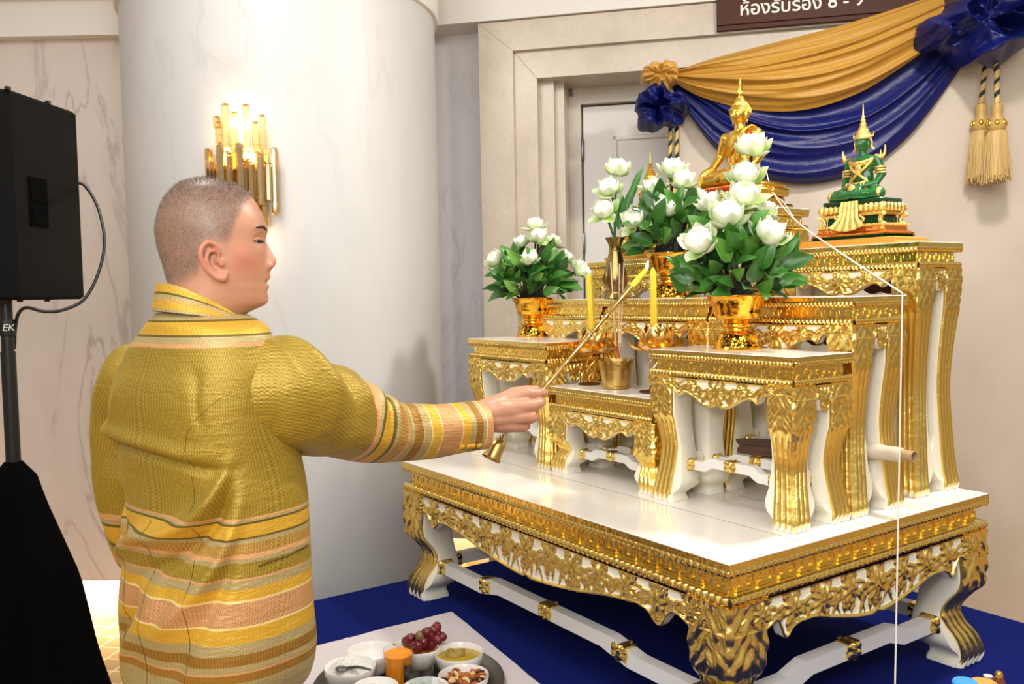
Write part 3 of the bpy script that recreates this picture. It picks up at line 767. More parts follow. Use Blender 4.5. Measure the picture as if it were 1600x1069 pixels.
# ------------------------------------------------------------------ blobs: sphere-swept chains fused by a voxel remesh
def blob(name, items, voxel, smooth=2, extra=None):
    b = MB()
    for it in items:
        if it[0] == 'c':
            pts, rad = np.asarray(it[1], float), np.asarray(it[2], float); sub = it[3] if len(it) > 3 else None
            for i in range(len(pts) - 1):
                L = np.linalg.norm(pts[i + 1] - pts[i]); n = max(2, int(L / (min(rad[i], rad[i + 1]) * .22)) + 1)
                for f in np.linspace(0, 1, n):
                    b.sphere(pts[i] * (1 - f) + pts[i + 1] * f, rad[i] * (1 - f) + rad[i + 1] * f, 18, 10)
        elif it[0] == 'e':
            b.sphere(it[1], it[2], 24, 16, M3=it[3] if len(it) > 3 else None)
    if extra is not None: extra(b)
    me = finish_mesh(name, b, ['white_paint'], smooth=False)
    o = bpy.data.objects.new('tmp', me); COL.objects.link(o)
    r = o.modifiers.new('r', 'REMESH'); r.mode = 'VOXEL'; r.voxel_size = voxel
    if smooth: s = o.modifiers.new('s', 'SMOOTH'); s.factor = .5; s.iterations = smooth
    dg = bpy.context.evaluated_depsgraph_get(); me2 = bpy.data.meshes.new_from_object(o.evaluated_get(dg)); me2.name = name
    bpy.data.objects.remove(o); bpy.data.meshes.remove(me)
    me2.polygons.foreach_set('use_smooth', [True] * len(me2.polygons)); return me2
def setmat(me, m): me.materials.clear(); me.materials.append(M[m] if isinstance(m, str) else m); return me
# ------------------------------------------------------------------ flowers
def mat_petal():
    t = NT('lotus_petal'); t.P(Roughness=.45, Subsurface_Weight=.0)
    a = t.add('ShaderNodeAttribute', attribute_name='relief')
    t.col(t.ramp(a.outputs['Fac'], [(0, (.92, .925, .875)), (.45, (.87, .905, .74)), (1, (.58, .73, .30))]))
    t.bump(t.noise(t.coord('Object', (1, 1, .2)), 160, 2), .15, .002); return t.m
M['petal'] = mat_petal()
def mat_leaf():
    t = NT('glossy_leaf'); t.P(Roughness=.33, Specular_IOR_Level=.5)
    a = t.add('ShaderNodeAttribute', attribute_name='relief')
    t.col(t.ramp(a.outputs['Fac'], [(0, (.13, .31, .11)), (.5, (.26, .48, .17)), (.85, (.44, .64, .27)), (1, (.66, .78, .44))]))
    return t.m
M['leaf'] = mat_leaf()
M['stem'] = simple('brown_stem', (.22, .17, .11), .7)
M['green_stem'] = simple('green_stem', (.25, .42, .17), .5)
def petal_grid(L, Wd, r0, angs, cup, nu=9, nv=7, tipw=.0, green=0, th0=0):
    u = np.linspace(0, 1, nu); v = np.linspace(-1, 1, nv)
    a = np.radians(sip(u, np.linspace(0, 1, len(angs)), angs)); ds = L / (nu - 1)
    R = r0 + np.concatenate([[0], np.cumsum(np.sin((a[1:] + a[:-1]) / 2) * ds)]); Z = np.concatenate([[0], np.cumsum(np.cos((a[1:] + a[:-1]) / 2) * ds)])
    w = Wd * (np.sin(PI * np.clip(u * .93 + .07, 0, 1) ** .85) ** .72 + tipw * u); w[-1] = Wd * .05
    ph = v[None, :] * cup
    X = w[:, None] * np.sin(ph) / max(np.sin(cup), .2); dpt = w[:, None] * (1 - np.cos(ph)) / max(np.sin(cup), .2)
    P = np.zeros((nu, nv, 3)); P[..., 0] = R[:, None] - dpt * np.cos(a)[:, None]; P[..., 1] = X; P[..., 2] = Z[:, None] + dpt * np.sin(a)[:, None]
    g = np.clip(green * (1.15 * (1 - np.abs(v[None, :]) ** 1.6) * np.exp(-((u[:, None] - .35) / .55) ** 2)) + 0 * P[..., 0], 0, 1)
    return P, g
def petal_mesh(name, *a, **k):
    b = MB(); P, g = petal_grid(*a, **k); b.grid(P, rel=g); return finish_mesh(name, b, ['petal'], angle=0)
PET = [petal_mesh('petal', .064, .0250, .010, [86, 74, 48, 22, 22], .90, green=1.0),
       petal_mesh('petal', .062, .0240, .009, [72, 52, 24, 4, 6], .95, green=.6),
       petal_mesh('petal', .055, .0215, .008, [58, 32, 6, -16, -30], 1.05, green=.25),
       petal_mesh('petal', .060, .024, .010, [90, 82, 66, 52, 62], .8, green=.9)]
def core_mesh(open_=0):
    b = MB(); nz, na = 22, 84; P = np.zeros((nz, na, 3)); th = np.arange(na) / na * 2 * PI; g = np.zeros((nz, na))
    for i in range(nz):
        f = i / (nz - 1); ph = f * PI * .94
        rr = .031 * math.sin(PI * min(1, .10 + f * .86)) ** .62
        z = .004 + .050 * (1 - (1 - f) ** 1.25) * (1 - .12 * f)
        k = np.abs(np.sin(5.5 * th + f * 2.4)); rr2 = rr * (.93 + .10 * k ** .6 + .035 * np.sin(17 * th + 9 * f))
        if f > .8: z += .005 * math.sin((f - .8) / .2 * PI) + .003 * np.sin(11 * th) * (1 - f) / .2 - (.012 * ((f - .8) / .2) ** 2)
        P[i, :, 0] = rr2 * np.cos(th); P[i, :, 1] = rr2 * np.sin(th); P[i, :, 2] = z
        g[i] = .28 * math.exp(-((f - .96) / .09) ** 2) * (.4 + .6 * (np.sin(13 * th) > 0)) + .10 * (1 - k) ** 3
    b.grid(P, cv=True, rel=g, capu=True); return finish_mesh('petal_core', b, ['petal'], angle=0)
CORE = core_mesh()
LOTUS_G = 'white folded lotus flowers'
def lotus(px, py, d, size, lean, label, stem_to=None, brown=False, seed=0, up=.5):
    """size: flower width in metres; lean: (right, away, up) direction the flower looks"""
    r_ = np.random.default_rng(seed + int(px))
    ax = (RH * lean[0] + FH * lean[1] + UP * lean[2]).normalized()
    c = at(px, py, d); s = size / .096; org = c - ax * .026 * s
    t = thing('lotus_flower', label, 'flower', org, group=LOTUS_G)
    q = ax.to_track_quat('Z', 'Y'); t.rotation_mode = 'QUATERNION'; t.rotation_quaternion = q @ Quaternion((0, 0, 1), r_.uniform(0, 6)); t.scale = (s, s, s)
    o = obj('petal_core', CORE, None, parent=t)
    for lay, n, tilt in ((2, 5, 0), (1, 5, .12), (0, 4, .25)):
        for k in range(n):
            a = k * 2 * PI / n + lay * .6 + r_.uniform(-.15, .15)
            p = obj('petal', PET[3] if (lay == 0 and r_.random() < .35) else PET[lay], None, parent=t); p.rotation_euler = (0, r_.uniform(-.05, .15) * (lay == 0), a); p.scale = (1, r_.uniform(.9, 1.1), r_.uniform(.92, 1.05))
    if stem_to is not None:
        b = MB(); Mi = (Matrix.Translation(org) @ t.rotation_quaternion.to_matrix().to_4x4() @ Matrix.Diagonal((s, s, s, 1))).inverted()
        pts = spline([tuple(stem_to), tuple(stem_to.lerp(org, .6) - ax * .02), tuple(org - ax * .012), tuple(org + ax * .006)], 14)
        b.tube(xf(pts, Mi), .0042 / s, 8); obj('stem', b, 'stem' if brown else 'green_stem', parent=t)
    return t
LEAF_G = []
def leaf_geom(mb, org, d, up, L, wd, droop, shade, r_):
    d = d.normalized(); sd = d.cross(up);
    if sd.length < 1e-3: sd = Vector((1, 0, 0))
    sd.normalize(); nn = sd.cross(d); nu = 8
    u = np.linspace(0, 1, nu); w = wd * np.sin(PI * np.clip(u, 0, 1) ** .72) ** .9 + .0008
    P = np.zeros((nu, 5, 3)); g = np.zeros((nu, 5)); D, S, N = np.array(d), np.array(sd), np.array(nn); tw = r_.uniform(-.25, .25)
    for i in range(nu):
        c = np.array(org) + D * L * u[i] * (1 - .10 * droop * u[i]) - N * L * droop * u[i] ** 2 * .55
        S2 = S * math.cos(tw * u[i]) + N * math.sin(tw * u[i])
        for j, v in enumerate((-1, -.5, 0, .5, 1)):
            P[i, j] = c + S2 * w[i] * v + N * (abs(v) * w[i] * .35 + .0012 * math.sin(9 * u[i] + 3 * v)); g[i, j] = np.clip(shade + (.10 if v == 0 else 0), 0, 1)
    mb.grid(P, rel=g)
def foliage(label, px, py, d, spread, height, n, seed, bowl_r, lift=0.0, sizes=(.060, .092)):
    """leaves fanning out of a bowl whose rim centre is at the pixel"""
    r_ = np.random.default_rng(seed); c = at(px, py, d)
    t = thing('foliage', label, 'leaves', c)
    lv, tw = MB(), MB()
    for i in range(n):
        az = 2 * PI * ((i * .6180339) % 1) + r_.uniform(-.2, .2); el = math.asin(np.clip(r_.uniform(-.02, .97), -1, 1)); 
        dirv = Vector((math.cos(az) * math.cos(el), math.sin(az) * math.cos(el), math.sin(el)))
        rr = r_.uniform(.45, .95)
        p = Vector((dirv.x * spread * rr, dirv.y * spread * rr, max(.0, dirv.z) * height * rr + lift + .012))
        out = Vector((math.cos(az), math.sin(az), 0)); dd = out * math.cos(el * .85) + UP * (math.sin(el * .85) * r_.uniform(.35, 1.1) + .25)
        dd += Vector(r_.normal(0, .28, 3)); L = r_.uniform(*sizes)
        leaf_geom(lv, p, dd, (out * r_.uniform(.2, 1.6) + UP * r_.uniform(.2, 1.0) - FH * .35), L, L * r_.uniform(.24, .32), r_.uniform(.1, .75), r_.choice([.05, .2, .35, .5, .62, .8], p=[.2, .24, .22, .18, .10, .06]), r_)
        if i % 3 == 0:
            root = Vector((out.x * bowl_r * .4, out.y * bowl_r * .4, -.02)); tw.tube(spline([tuple(root), tuple(root.lerp(p, .5) + UP * .015), tuple(p)], 7), .0016, 5)
    obj('leaves', lv, 'leaf', parent=t, angle=0, recalc=False); obj('twigs', tw, 'stem', parent=t)
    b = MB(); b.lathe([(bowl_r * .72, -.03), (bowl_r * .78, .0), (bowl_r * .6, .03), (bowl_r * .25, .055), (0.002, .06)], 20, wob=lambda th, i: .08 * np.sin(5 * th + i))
    obj('floral_foam', b, simple('dark_foam', (.05, .085, .05), .9), parent=t)  # dark green floral foam block filling the bowl
    return t
# ------------------------------------------------------------------ pedestal bowls
def mat_phan():
    t = NT('engraved_gold'); t.P(Roughness=.15, Metallic=1)
    v = t.coord(); sx = t.add('ShaderNodeSeparateXYZ'); t.link(v, sx.inputs[0])
    band = t.ramp(t.math('DIVIDE', sx.outputs['Z'], .15), [(0, (0, 0, 0)), (.05, (1, 1, 1)), (.25, (1, 1, 1)), (.28, (0, 0, 0)), (.62, (0, 0, 0)), (.64, (1, 1, 1)), (.90, (1, 1, 1)), (.915, (0, 0, 0))], 'CONSTANT')
    vo = t.add('ShaderNodeTexVoronoi', feature='DISTANCE_TO_EDGE', _Scale=130.0); t.link(v, vo.inputs['Vector'])
    vo2 = t.add('ShaderNodeTexVoronoi', _Scale=85.0); t.link(v, vo2.inputs['Vector'])
    pat = t.math('MULTIPLY', t.ramp(vo.outputs['Distance'], [(.0, (1, 1, 1)), (.10, (1, 1, 1)), (.2, (0, 0, 0))]), t.ramp(t.noise(v, 26, 2), [(.45, (0, 0, 0)), (.56, (1, 1, 1))]))  # engraving, and partly a dark reflection put into the colour as black patches
    f = t.math('MULTIPLY', band, pat)
    t.col(t.mix(f, lin((.97, .72, .24)), lin((.16, .07, .01))))
    t.bump(vo2.outputs['Distance'], .25, .002); return t.m
M['phan'] = mat_phan()
PHAN = [(.0625, 0), (.0635, .003), (.0605, .007), (.058, .012), (.055, .028), (.051, .040), (.046, .0445), (.033, .048), (.030, .052), (.030, .058), (.0355, .061), (.037, .065), (.035, .069), (.031, .072), (.036, .077), (.051, .081), (.057, .086), (.060, .097), (.065, .115), (.072, .132), (.079, .1425), (.082, .1435), (.082, .1455), (.078, .1455), (.066, .120), (.055, .098), (.03, .088), (.001, .087)]
def phan(label, px, py, zt, sc):
    c = onz(px, py, zt); c = Vector((c.x, c.y, zt)) + FH * .055 * sc
    t = thing('pedestal_bowl', label, 'bowl', c, group='engraved gold pedestal bowls')
    b = MB(); b.lathe([(r * sc, z * sc) for r, z in PHAN[:11]], 56); obj('foot', b, 'phan', parent=t, angle=50)
    b = MB(); b.lathe([(r * sc, z * sc) for r, z in PHAN[10:]], 56); obj('basin', b, 'phan', parent=t, angle=50)
    return c
zA_, zB_, zD_, zE_, zF_ = ZT + hA, ZT + hB, ZT + hD, ZT + hE, ZT + hF
def depth(p): return (p - CAM).dot(CF)
def pxof(p):
    v = p - CAM; z = v.dot(CF); return 800 + F_PX * v.dot(CR) / z, 534.5 - F_PX * v.dot(CU) / z
bA = phan('engraved gold pedestal bowl under the biggest bouquet, front right table', 1160, 548, zA_, 1.0)
bC = phan('engraved gold pedestal bowl under the leftmost bouquet', 834, 527, zA_, 1.0)
bD = Vector((XC + .05, yD, zD_)); dD = depth(bD)
cD = onz(1047, 462.6, zD_); bD = at(1047, 462, 2.83); bD.z = zD_
phan_at = None
def phan2(label, c, sc):
    t = thing('pedestal_bowl', label, 'bowl', c, group='engraved gold pedestal bowls')
    b = MB(); b.lathe([(r * sc, z * sc) for r, z in PHAN[:11]], 56); obj('foot', b, 'phan', parent=t, angle=50)
    b = MB(); b.lathe([(r * sc, z * sc) for r, z in PHAN[10:]], 56); obj('basin', b, 'phan', parent=t, angle=50)
phan2('engraved gold pedestal bowl under the middle bouquet, beside the brass vase', bD, 1.0)
def rim(c): return c + UP * .14
def bouquet(c, fl, flabel, n, spread, height, seed, brown, sizes=(.060, .092), lift=0):
    px, py = pxof(rim(c)); d = depth(rim(c))
    foliage(flabel, px, py, d, spread, height, n, seed, .066, lift, sizes)
    root = rim(c) - UP * .02
    for (x, y, dd, s, ln, lab, br) in fl: lotus(x, y, d + dd, s, ln, lab, stem_to=root + Vector((rng.uniform(-.02, .02), rng.uniform(-.02, .02), 0)), brown=br, seed=seed)
bouquet(bA, [
    (1175, 226, .00, .105, (-.05, -.45, 1), 'lotus at the very top of the biggest bouquet, in front of the golden statue', True),
    (1165, 271, -.02, .100, (-.15, -.75, .9), 'lotus second from the top of the biggest bouquet', True),
    (1163, 303, -.05, .112, (0, -.6, 1), 'lotus third from the top of the biggest bouquet', True),
    (1137, 334, -.09, .112, (-.2, -.7, 1), 'broad lotus in the middle of the biggest bouquet', True),
    (1092, 375, -.10, .110, (-.6, -.75, .8), 'lotus at the lower left of the biggest bouquet', True),
    (1203, 362, -.10, .105, (.35, -.75, .9), 'lotus at the lower right of the biggest bouquet, over its dark bare stem', True),
    (1110, 314, .05, .085, (-.5, -.3, 1), 'half hidden lotus at the back left of the biggest bouquet', True),
    (1196, 325, .03, .085, (.4, -.2, 1), 'half hidden lotus at the right of the biggest bouquet, behind a leaf', True),
], 'dark glossy leaves of the biggest bouquet, front right bowl', 170, .14, .195, 11, True)
bouquet(bC, [
    (836, 350, .02, .088, (-.1, -.3, 1), 'topmost lotus of the leftmost bouquet', True),
    (842, 368, -.02, .090, (.1, -.6, 1), 'lotus just below the topmost one in the leftmost bouquet', True),
    (813, 378, .02, .078, (-.6, -.4, 1), 'lotus at the upper left of the leftmost bouquet, behind a leaf', True),
    (827, 402, -.09, .088, (-.1, -.55, 1), 'front lotus in the middle of the leftmost bouquet', True),
    (772, 404, -.02, .086, (-.9, -.5, .7), 'lotus furthest left of the leftmost bouquet', True),
    (866, 376, .05, .078, (.6, .1, 1), 'partly covered lotus at the upper right of the leftmost bouquet', True),
    (885, 400, .0, .072, (.6, -.2, .8), 'partly covered lotus at the right of the leftmost bouquet', True),
    (908, 419, -.03, .086, (.9, -.45, .5), 'lotus hanging furthest right of the leftmost bouquet, by the left candle', True),
], 'dark glossy leaves of the leftmost bouquet', 150, .155, .17, 12, True, (.06, .095))
bouquet(bD, [
    (1051, 261, .00, .100, (0, -.5, 1), 'topmost lotus of the middle bouquet', True),
    (1067, 280, -.03, .098, (.1, -.6, 1), 'lotus just below the topmost one in the middle bouquet', True),
    (1020, 290, .02, .088, (-.5, -.5, 1), 'lotus at the upper left of the middle bouquet', True),
    (1040, 321, -.08, .100, (-.05, -.7, 1), 'front lotus of the middle bouquet', True),
    (990, 341, -.06, .100, (-.7, -.8, .6), 'lotus at the lower left of the middle bouquet, by the brass vase', True),
    (1093, 305, .03, .080, (.5, -.3, 1), 'lotus at the right of the middle bouquet, against the biggest bouquet', True),
], 'dark glossy leaves of the middle bouquet', 140, .150, .20, 13, True)
# brass vase with three lotuses and long leaves
vs_ = at(962, 464, 2.86); vs_.z = zD_
t = thing('vase', 'aged brass vase on the middle row centre table, holding three lotuses', 'vase', vs_)
b = MB(); VP = [(.036, 0), (.039, .003), (.036, .008), (.031, .016), (.027, .024), (.028, .030), (.036, .040), (.0405, .058), (.039, .078), (.033, .105), (.025, .135), (.020, .155), (.0195, .168), (.023, .182), (.031, .197), (.0325, .200), (.031, .201), (.022, .184), (.016, .165), (.014, .12), (.001, .11)]
b.lathe(VP, 40); obj('body', b, 'old_brass', parent=t, angle=50)
b = MB()
for z, r in ((.016, .0318), (.024, .0278), (.157, .0206)): b.lathe([(r - .001, z - .002), (r + .001, z), (r - .001, z + .002)], 40, capb=False, capt=False)
obj('ring', b, 'brass', parent=t)
mouth = vs_ + UP * .19
lotus(965, 261, 2.86, .098, (.1, -.45, 1), 'topmost of the three lotuses in the brass vase', mouth)
lotus(951, 292, 2.83, .096, (-.45, -.75, .9), 'middle one of the three lotuses in the brass vase', mouth)
lotus(943, 327, 2.81, .096, (-.45, -.8, .8), 'lowest of the three lotuses, over the left lip of the brass vase', mouth)
b = MB(); r_ = np.random.default_rng(5)
for (x0, y0, x1, y1, sh, w_) in ((965, 350, 1010, 252, .25, .013), (970, 355, 1000, 262, .15, .012), (966, 360, 975, 300, .35, .015), (975, 372, 985, 342, .7, .012)):
    p0, p1 = at(x0, y0, 2.86), at(x1, y1, 2.87); leaf_geom(b, p0 - mouth, p1 - p0, -FH, (p1 - p0).length, w_, .25, sh, r_)
b.tube(spline([(0, 0, -.03), tuple(at(962, 335, 2.87) - mouth), tuple(at(972, 300, 2.87) - mouth)], 10), .003, 6)
t = thing('long_leaves', 'long blade leaves rising from the brass vase', 'leaves', mouth); obj('blades', b, 'leaf', parent=t, angle=0, recalc=False)
# incense pot with three sticks
ip_ = onz(965, 609, zB_) + FH * .042; ip_.z = zB_
t = thing('incense_pot', 'brass incense pot with scalloped rim on the lowest front table', 'pot', ip_)
b = MB(); n = 96; th = np.arange(n) / n * 2 * PI; prof = [(.042, 0), (.0455, .002), (.0455, .009), (.043, .011), (.0455, .03), (.050, .06), (.0508, .062), (.0502, .064), (.051, .067), (.0517, .069), (.0512, .071), (.054, .083), (.056, .089), (.054, .0885), (.050, .075), (.047, .06), (.001, .058)]
P = np.zeros((len(prof), n, 3))
for i, (r, z) in enumerate(prof):
    sc_ = .0045 * (np.abs(np.sin(8 * th)) ** .6 - .6) if i in (12, 13) else 0; P[i, :, 0] = r * np.cos(th); P[i, :, 1] = r * np.sin(th); P[i, :, 2] = z + sc_
b.grid(P, cv=True, capu=True); obj('body', b, 'brass', parent=t, angle=50)
b = MB(); b.lathe([(.048, .066), (.02, .070), (.001, .071)], 30); obj('ash', b, simple('ash', (.62, .58, .54), .95), parent=t)
M['stick_red'] = simple('red_stick', (.78, .20, .30), .7); M['stick'] = simple('incense_coating', (.83, .71, .64), .85); M['ash_tip'] = simple('ash_tip', (.70, .69, .68), .95)
dI = depth(ip_)
for (tx_, ty_, bx_, by_, lab) in ((954, 409, 964, 566, 'leftmost of the three incense sticks in the brass pot'), (968, 412, 966, 566, 'middle one of the three incense sticks in the brass pot'), (975, 409, 968, 566, 'rightmost of the three incense sticks in the brass pot')):
    p0 = at(bx_, by_ + 12, dI); p1 = at(tx_, ty_, dI - .01); t = thing('incense_stick', lab, 'incense', p0, group='burning incense sticks in the pot')
    d_ = p1 - p0; 
    for nm, f0_, f1_, r_0, mt in (('handle', 0, .22, .0011, 'stick_red'), ('coating', .22, .93, .0017, 'stick'), ('tip', .93, 1, .0021, 'ash_tip')):
        b = MB(); b.tube([tuple(d_ * f0_), tuple(d_ * (f0_ + f1_) / 2), tuple(d_ * f1_)], r_0, 7); obj(nm, b, mt, parent=t)
# lotus shaped candle holders
def gpetal(*a, **k):
    b = MB(); P, g = petal_grid(*a, **k); Q = P.copy(); nrm_ = np.cross(np.gradient(P, axis=0), np.gradient(P, axis=1)); nrm_ /= np.linalg.norm(nrm_, axis=2)[..., None] + 1e-9
    b.grid(P); b.grid(P + nrm_ * .0009, flip=True); return finish_mesh('petal', b, ['gold_leaf'], angle=0)
GP = [gpetal(.084, .034, .012, [66, 50, 22, -2, -28], 1.0), gpetal(.080, .030, .008, [45, 32, 8, -14, -40], 1.1), gpetal(.078, .025, .014, [108, 100, 74, 42, 5], .8)]
M['candle'] = simple('yellow_wax', (.97, .82, .20), .45, Subsurface_Weight=.12, Subsurface_Radius=(.01, .006, .002))
t_ = NT('flame'); t_.P(Base_Color=(1, .85, .5, 1), Emission_Color=(1, .82, .52, 1), Emission_Strength=7); M['flame'] = t_.m
M['wick'] = simple('wick', (.12, .1, .09), .9)
def flame(parent, p, d, h):
    b = MB(); q = Vector(d).to_track_quat('Z', 'Y').to_matrix().to_4x4()
    b.lathe([(.0008, 0), (.0035, h * .15), (.0046, h * .32), (.0036, h * .55), (.0018, h * .8), (.0002, h)], 10, M4=Matrix.Translation(p) @ q); obj('flame', b, 'flame', parent=parent)
def holder(px, py, hx, hy, labh, cb, ct, labc, lit):
    base = onz(px, py, zB_); base.z = zB_; d = depth(base); head = at(hx, hy, d)
    t = thing('candle_holder', labh, 'candle holder', base, group='lotus shaped candle holders')
    b = MB(); b.lathe([(.036, 0), (.038, .002), (.034, .005), (.008, .007), (.004, .010)], 32); obj('base', b, M['bell_inside'], parent=t)
    hv = head - base; u = np.linspace(0, 1, 30)
    for k in range(3):
        ph = k * 2.094; rr = .011 * np.sin(PI * u) ** .6 + .003
        pts = np.outer(u, np.array(hv) - np.array((0, 0, .02))) + np.array((0, 0, .006)) + np.stack([rr * np.cos(ph + u * 7), rr * np.sin(ph + u * 7), 0 * u], -1)
        b = MB(); b.tube(pts, .0028, 7); obj('stem_wire', b, 'gold_leaf', parent=t)
    for lay, n, z in ((2, 6, -.034), (0, 6, -.042), (1, 5, -.038)):
        for k in range(n):
            p = obj('petal', GP[lay], None, parent=t, loc=hv + Vector((0, 0, z))); p.rotation_euler = (0, 0, k * 2 * PI / n + lay * .45); p.scale = (1.12,) * 3
    b = MB(); b.lathe([(.004, -.024), (.012, -.020), (.016, -.006), (.015, .004), (.011, .004), (.0105, -.008), (.001, -.009)], 20, M4=Matrix.Translation(hv)); obj('cup', b, 'gold_leaf', parent=t)
    p0 = at(cb[0], cb[1] + 16, d); p1 = at(ct[0], ct[1], d); c = thing('candle', labc, 'candle', p0, group='yellow altar candles')
    dv_ = p1 - p0; b = MB(); L = dv_.length; q = dv_.to_track_quat('Z', 'Y').to_matrix().to_4x4()
    b.lathe([(.0098, 0), (.0104, .002), (.0098, L * .92), (.0065, L * .965), (.0020, L)], 8, M4=q); obj('wax', b, 'candle', parent=c, angle=25)
    b = MB(); b.tube([tuple(dv_ * .99), tuple(dv_ * .99 + UP * .009)], .0009, 6); obj('wick', b, 'wick', parent=c)
    if lit: flame(c, dv_ * 1.005, (0, 0, 1), .020)
    return p1, d
tipL, dL = holder(921, 601, 928, 533, 'lotus shaped copper gold candle holder at the left of the incense pot', (925, 505), (920, 427), 'yellow candle at the left of the incense pot, burning', True)
tipR, dR = holder(1018, 613, 1026, 528, 'lotus shaped copper gold candle holder at the right of the incense pot', (1022, 512), (1020, 418), 'yellow candle at the right of the incense pot, being lit', False)
# ------------------------------------------------------------------ seated statues
def figure(voxel=.0028, gesture=True, sl=1.0):
    """seated cross-legged figure, facing -y, seat at z = 0, about .21 m to the chin"""
    it = [('e', (0, .004, .035), (.075, .052, .034)), ('e', (0, .0, .10), (.050, .034, .055)), ('e', (0, .0, .150), (.062, .034, .042)), ('e', (0, .004, .175), (.060, .026, .022)),
          ('c', [(0, 0, .18), (0, -.002, .215)], [.020, .0185]),
          ('e', (0, -.004, .243), (.0305, .034, .036)), ('e', (0, -.008, .226), (.024, .026, .018)),
          ('c', [(0, -.036, .248), (0, -.040, .234)], [.0035, .0055])]
    for s in (-1, 1):
        it += [('c', [(s * .045, .0, .035), (s * .105, -.045, .026), (s * .118, -.052, .024)], [.036, .027, .022]),
               ('c', [(s * .112, -.055, .022), (s * .02, -.085, .022), (-s * .035, -.080, .024 if s > 0 else .040)], [.022, .019, .014]),
               ('e', (s * .032, -.002, .236), (.004, .007, .016)), ('e', (s * .031, -.001, .218), (.003, .004, .012))]
    # folded feet
    it += [('e', (-.055, -.078, .040), (.026, .012, .010)), ('e', (.060, -.080, .026), (.026, .012, .010))]
    # left arm (x > 0) with the hand in the lap
    it += [('c', [(.066, .002, .168), (.088, .010, .110), (.078, -.022, .068), (.030, -.062, .057)], [.021, .017, .014, .0115]), ('e', (.008, -.066, .055), (.028, .014, .008))]
    if gesture:     # right hand over the right knee
        it += [('c', [(-.066, .002, .168), (-.092, .006, .112), (-.100, -.030, .066), (-.108, -.060, .052)], [.021, .017, .014, .011]), ('e', (-.110, -.072, .036), (.011, .008, .018))]
        it += [('c', [(-.110 + k * .005, -.078, .032), (-.110 + k * .006, -.080, .006)], [.0038, .003]) for k in (-1.5, -.5, .5, 1.5)]
    else:
        it += [('c', [(-.066, .002, .168), (-.088, .010, .110), (-.078, -.022, .068), (-.030, -.062, .057)], [.021, .017, .014, .0115]), ('e', (-.008, -.066, .063), (.028, .014, .008))]
    return blob('body', it, voxel, 2)
def face_parts(parent, mt, z=0):
    b = MB()
    for s in (-1, 1):
        u = np.linspace(-1, 1, 9); b.tube(np.stack([s * .013 + u * .0075, -.0365 + .004 * u * u * 1 + .0006, .2475 - .0015 * (1 - u * u) + 0 * u], -1), .0011, 6)
        b.tube(np.stack([s * .0135 + u * .0095, -.0362 + .005 * u * u, .2545 + .003 * (1 - u * u)], -1), .0013, 6)
    u = np.linspace(-1, 1, 9); b.tube(np.stack([u * .0085, -.0335 + .0035 * u * u, .2245 + .002 * u * u], -1), .0019, 6)
    obj('face_features', b, mt, parent=parent)
fig = setmat(figure(), 'gold_bright')
bp = Vector((XC, yE - .005, zF_)); 
gb = thing('seated_statue', 'golden seated statue on the tallest table, one hand resting over the knee', 'statue', bp + UP * .088)
obj('body', fig, None, parent=gb); face_parts(gb, 'gold_bright')
b = MB()                                                     # hair of small curls, topknot and flame
for i in range(190):
    f = (i + .5) / 190; ph = math.acos(1 - f * 1.12); th_ = i * 2.39996
    x, y, z = .0325 * math.sin(ph) * math.cos(th_), .0345 * math.sin(ph) * math.sin(th_) + .001, .248 + .034 * math.cos(ph)
    if y < -.020 and z < .268: continue
    b.sphere((x, y, z), .0037, 7, 5)
b.sphere((0, .001, .248), (.0318, .0338, .0335), 20, 14)
b.lathe([(.020, .274), (.0185, .285), (.013, .296), (.006, .303)], 18)
for i in range(46):
    f = (i + .5) / 46; th_ = i * 2.4; r = .020 * (1 - f * .62); b.sphere((r * math.cos(th_), r * math.sin(th_), .276 + f * .024), .0032, 6, 4)
obj('curled_hair', b, 'gold_bright', parent=gb)
b = MB(); b.lathe([(.005, .300), (.0085, .308), (.008, .316), (.006, .324), (.0065, .329), (.0045, .338), (.0048, .343), (.002, .356), (.0003, .364)], 14, wob=lambda th, i: .18 * np.sin(4 * th + i)); obj('flame_finial', b, 'gold_bright', parent=gb)
b = MB()                                                     # robe fold over the left shoulder
rp_ = spline([(.040, .028, .10), (.050, .025, .165), (.040, -.012, .190), (.010, -.034, .150), (-.030, -.037, .10)], 26)
for off in (0, .010, .020): b.tube(rp_ + np.array((off * .8, -.001, off * .25)), .0030, 6)
b.tube(spline([(.034, -.032, .175), (.028, -.040, .13), (.024, -.045, .085)], 12), .0060, 8); obj('robe_folds', b, 'gold_bright', parent=gb)
b = MB()
for (z0, z1, w_, d_) in ((-.088, -.070, .150, .090), (-.070, -.045, .125, .078), (-.045, -.018, .138, .084), (-.018, .002, .125, .086)):
    b.box((-w_, -d_, z0), (w_, d_, z1), bev=.006)
for k in range(22):
    th_ = k / 22 * 2 * PI; b.sphere((.128 * math.cos(th_), .082 * math.sin(th_), -.030), (.018, .014, .014), 8, 6)
obj('throne', b, 'gold_bright', parent=gb)
b = MB(); b.box((-.118, -.088, -.019), (.118, .080, -.004), bev=.005); obj('cushion', b, simple('red_lacquer', (.72, .16, .10), .4), parent=gb)
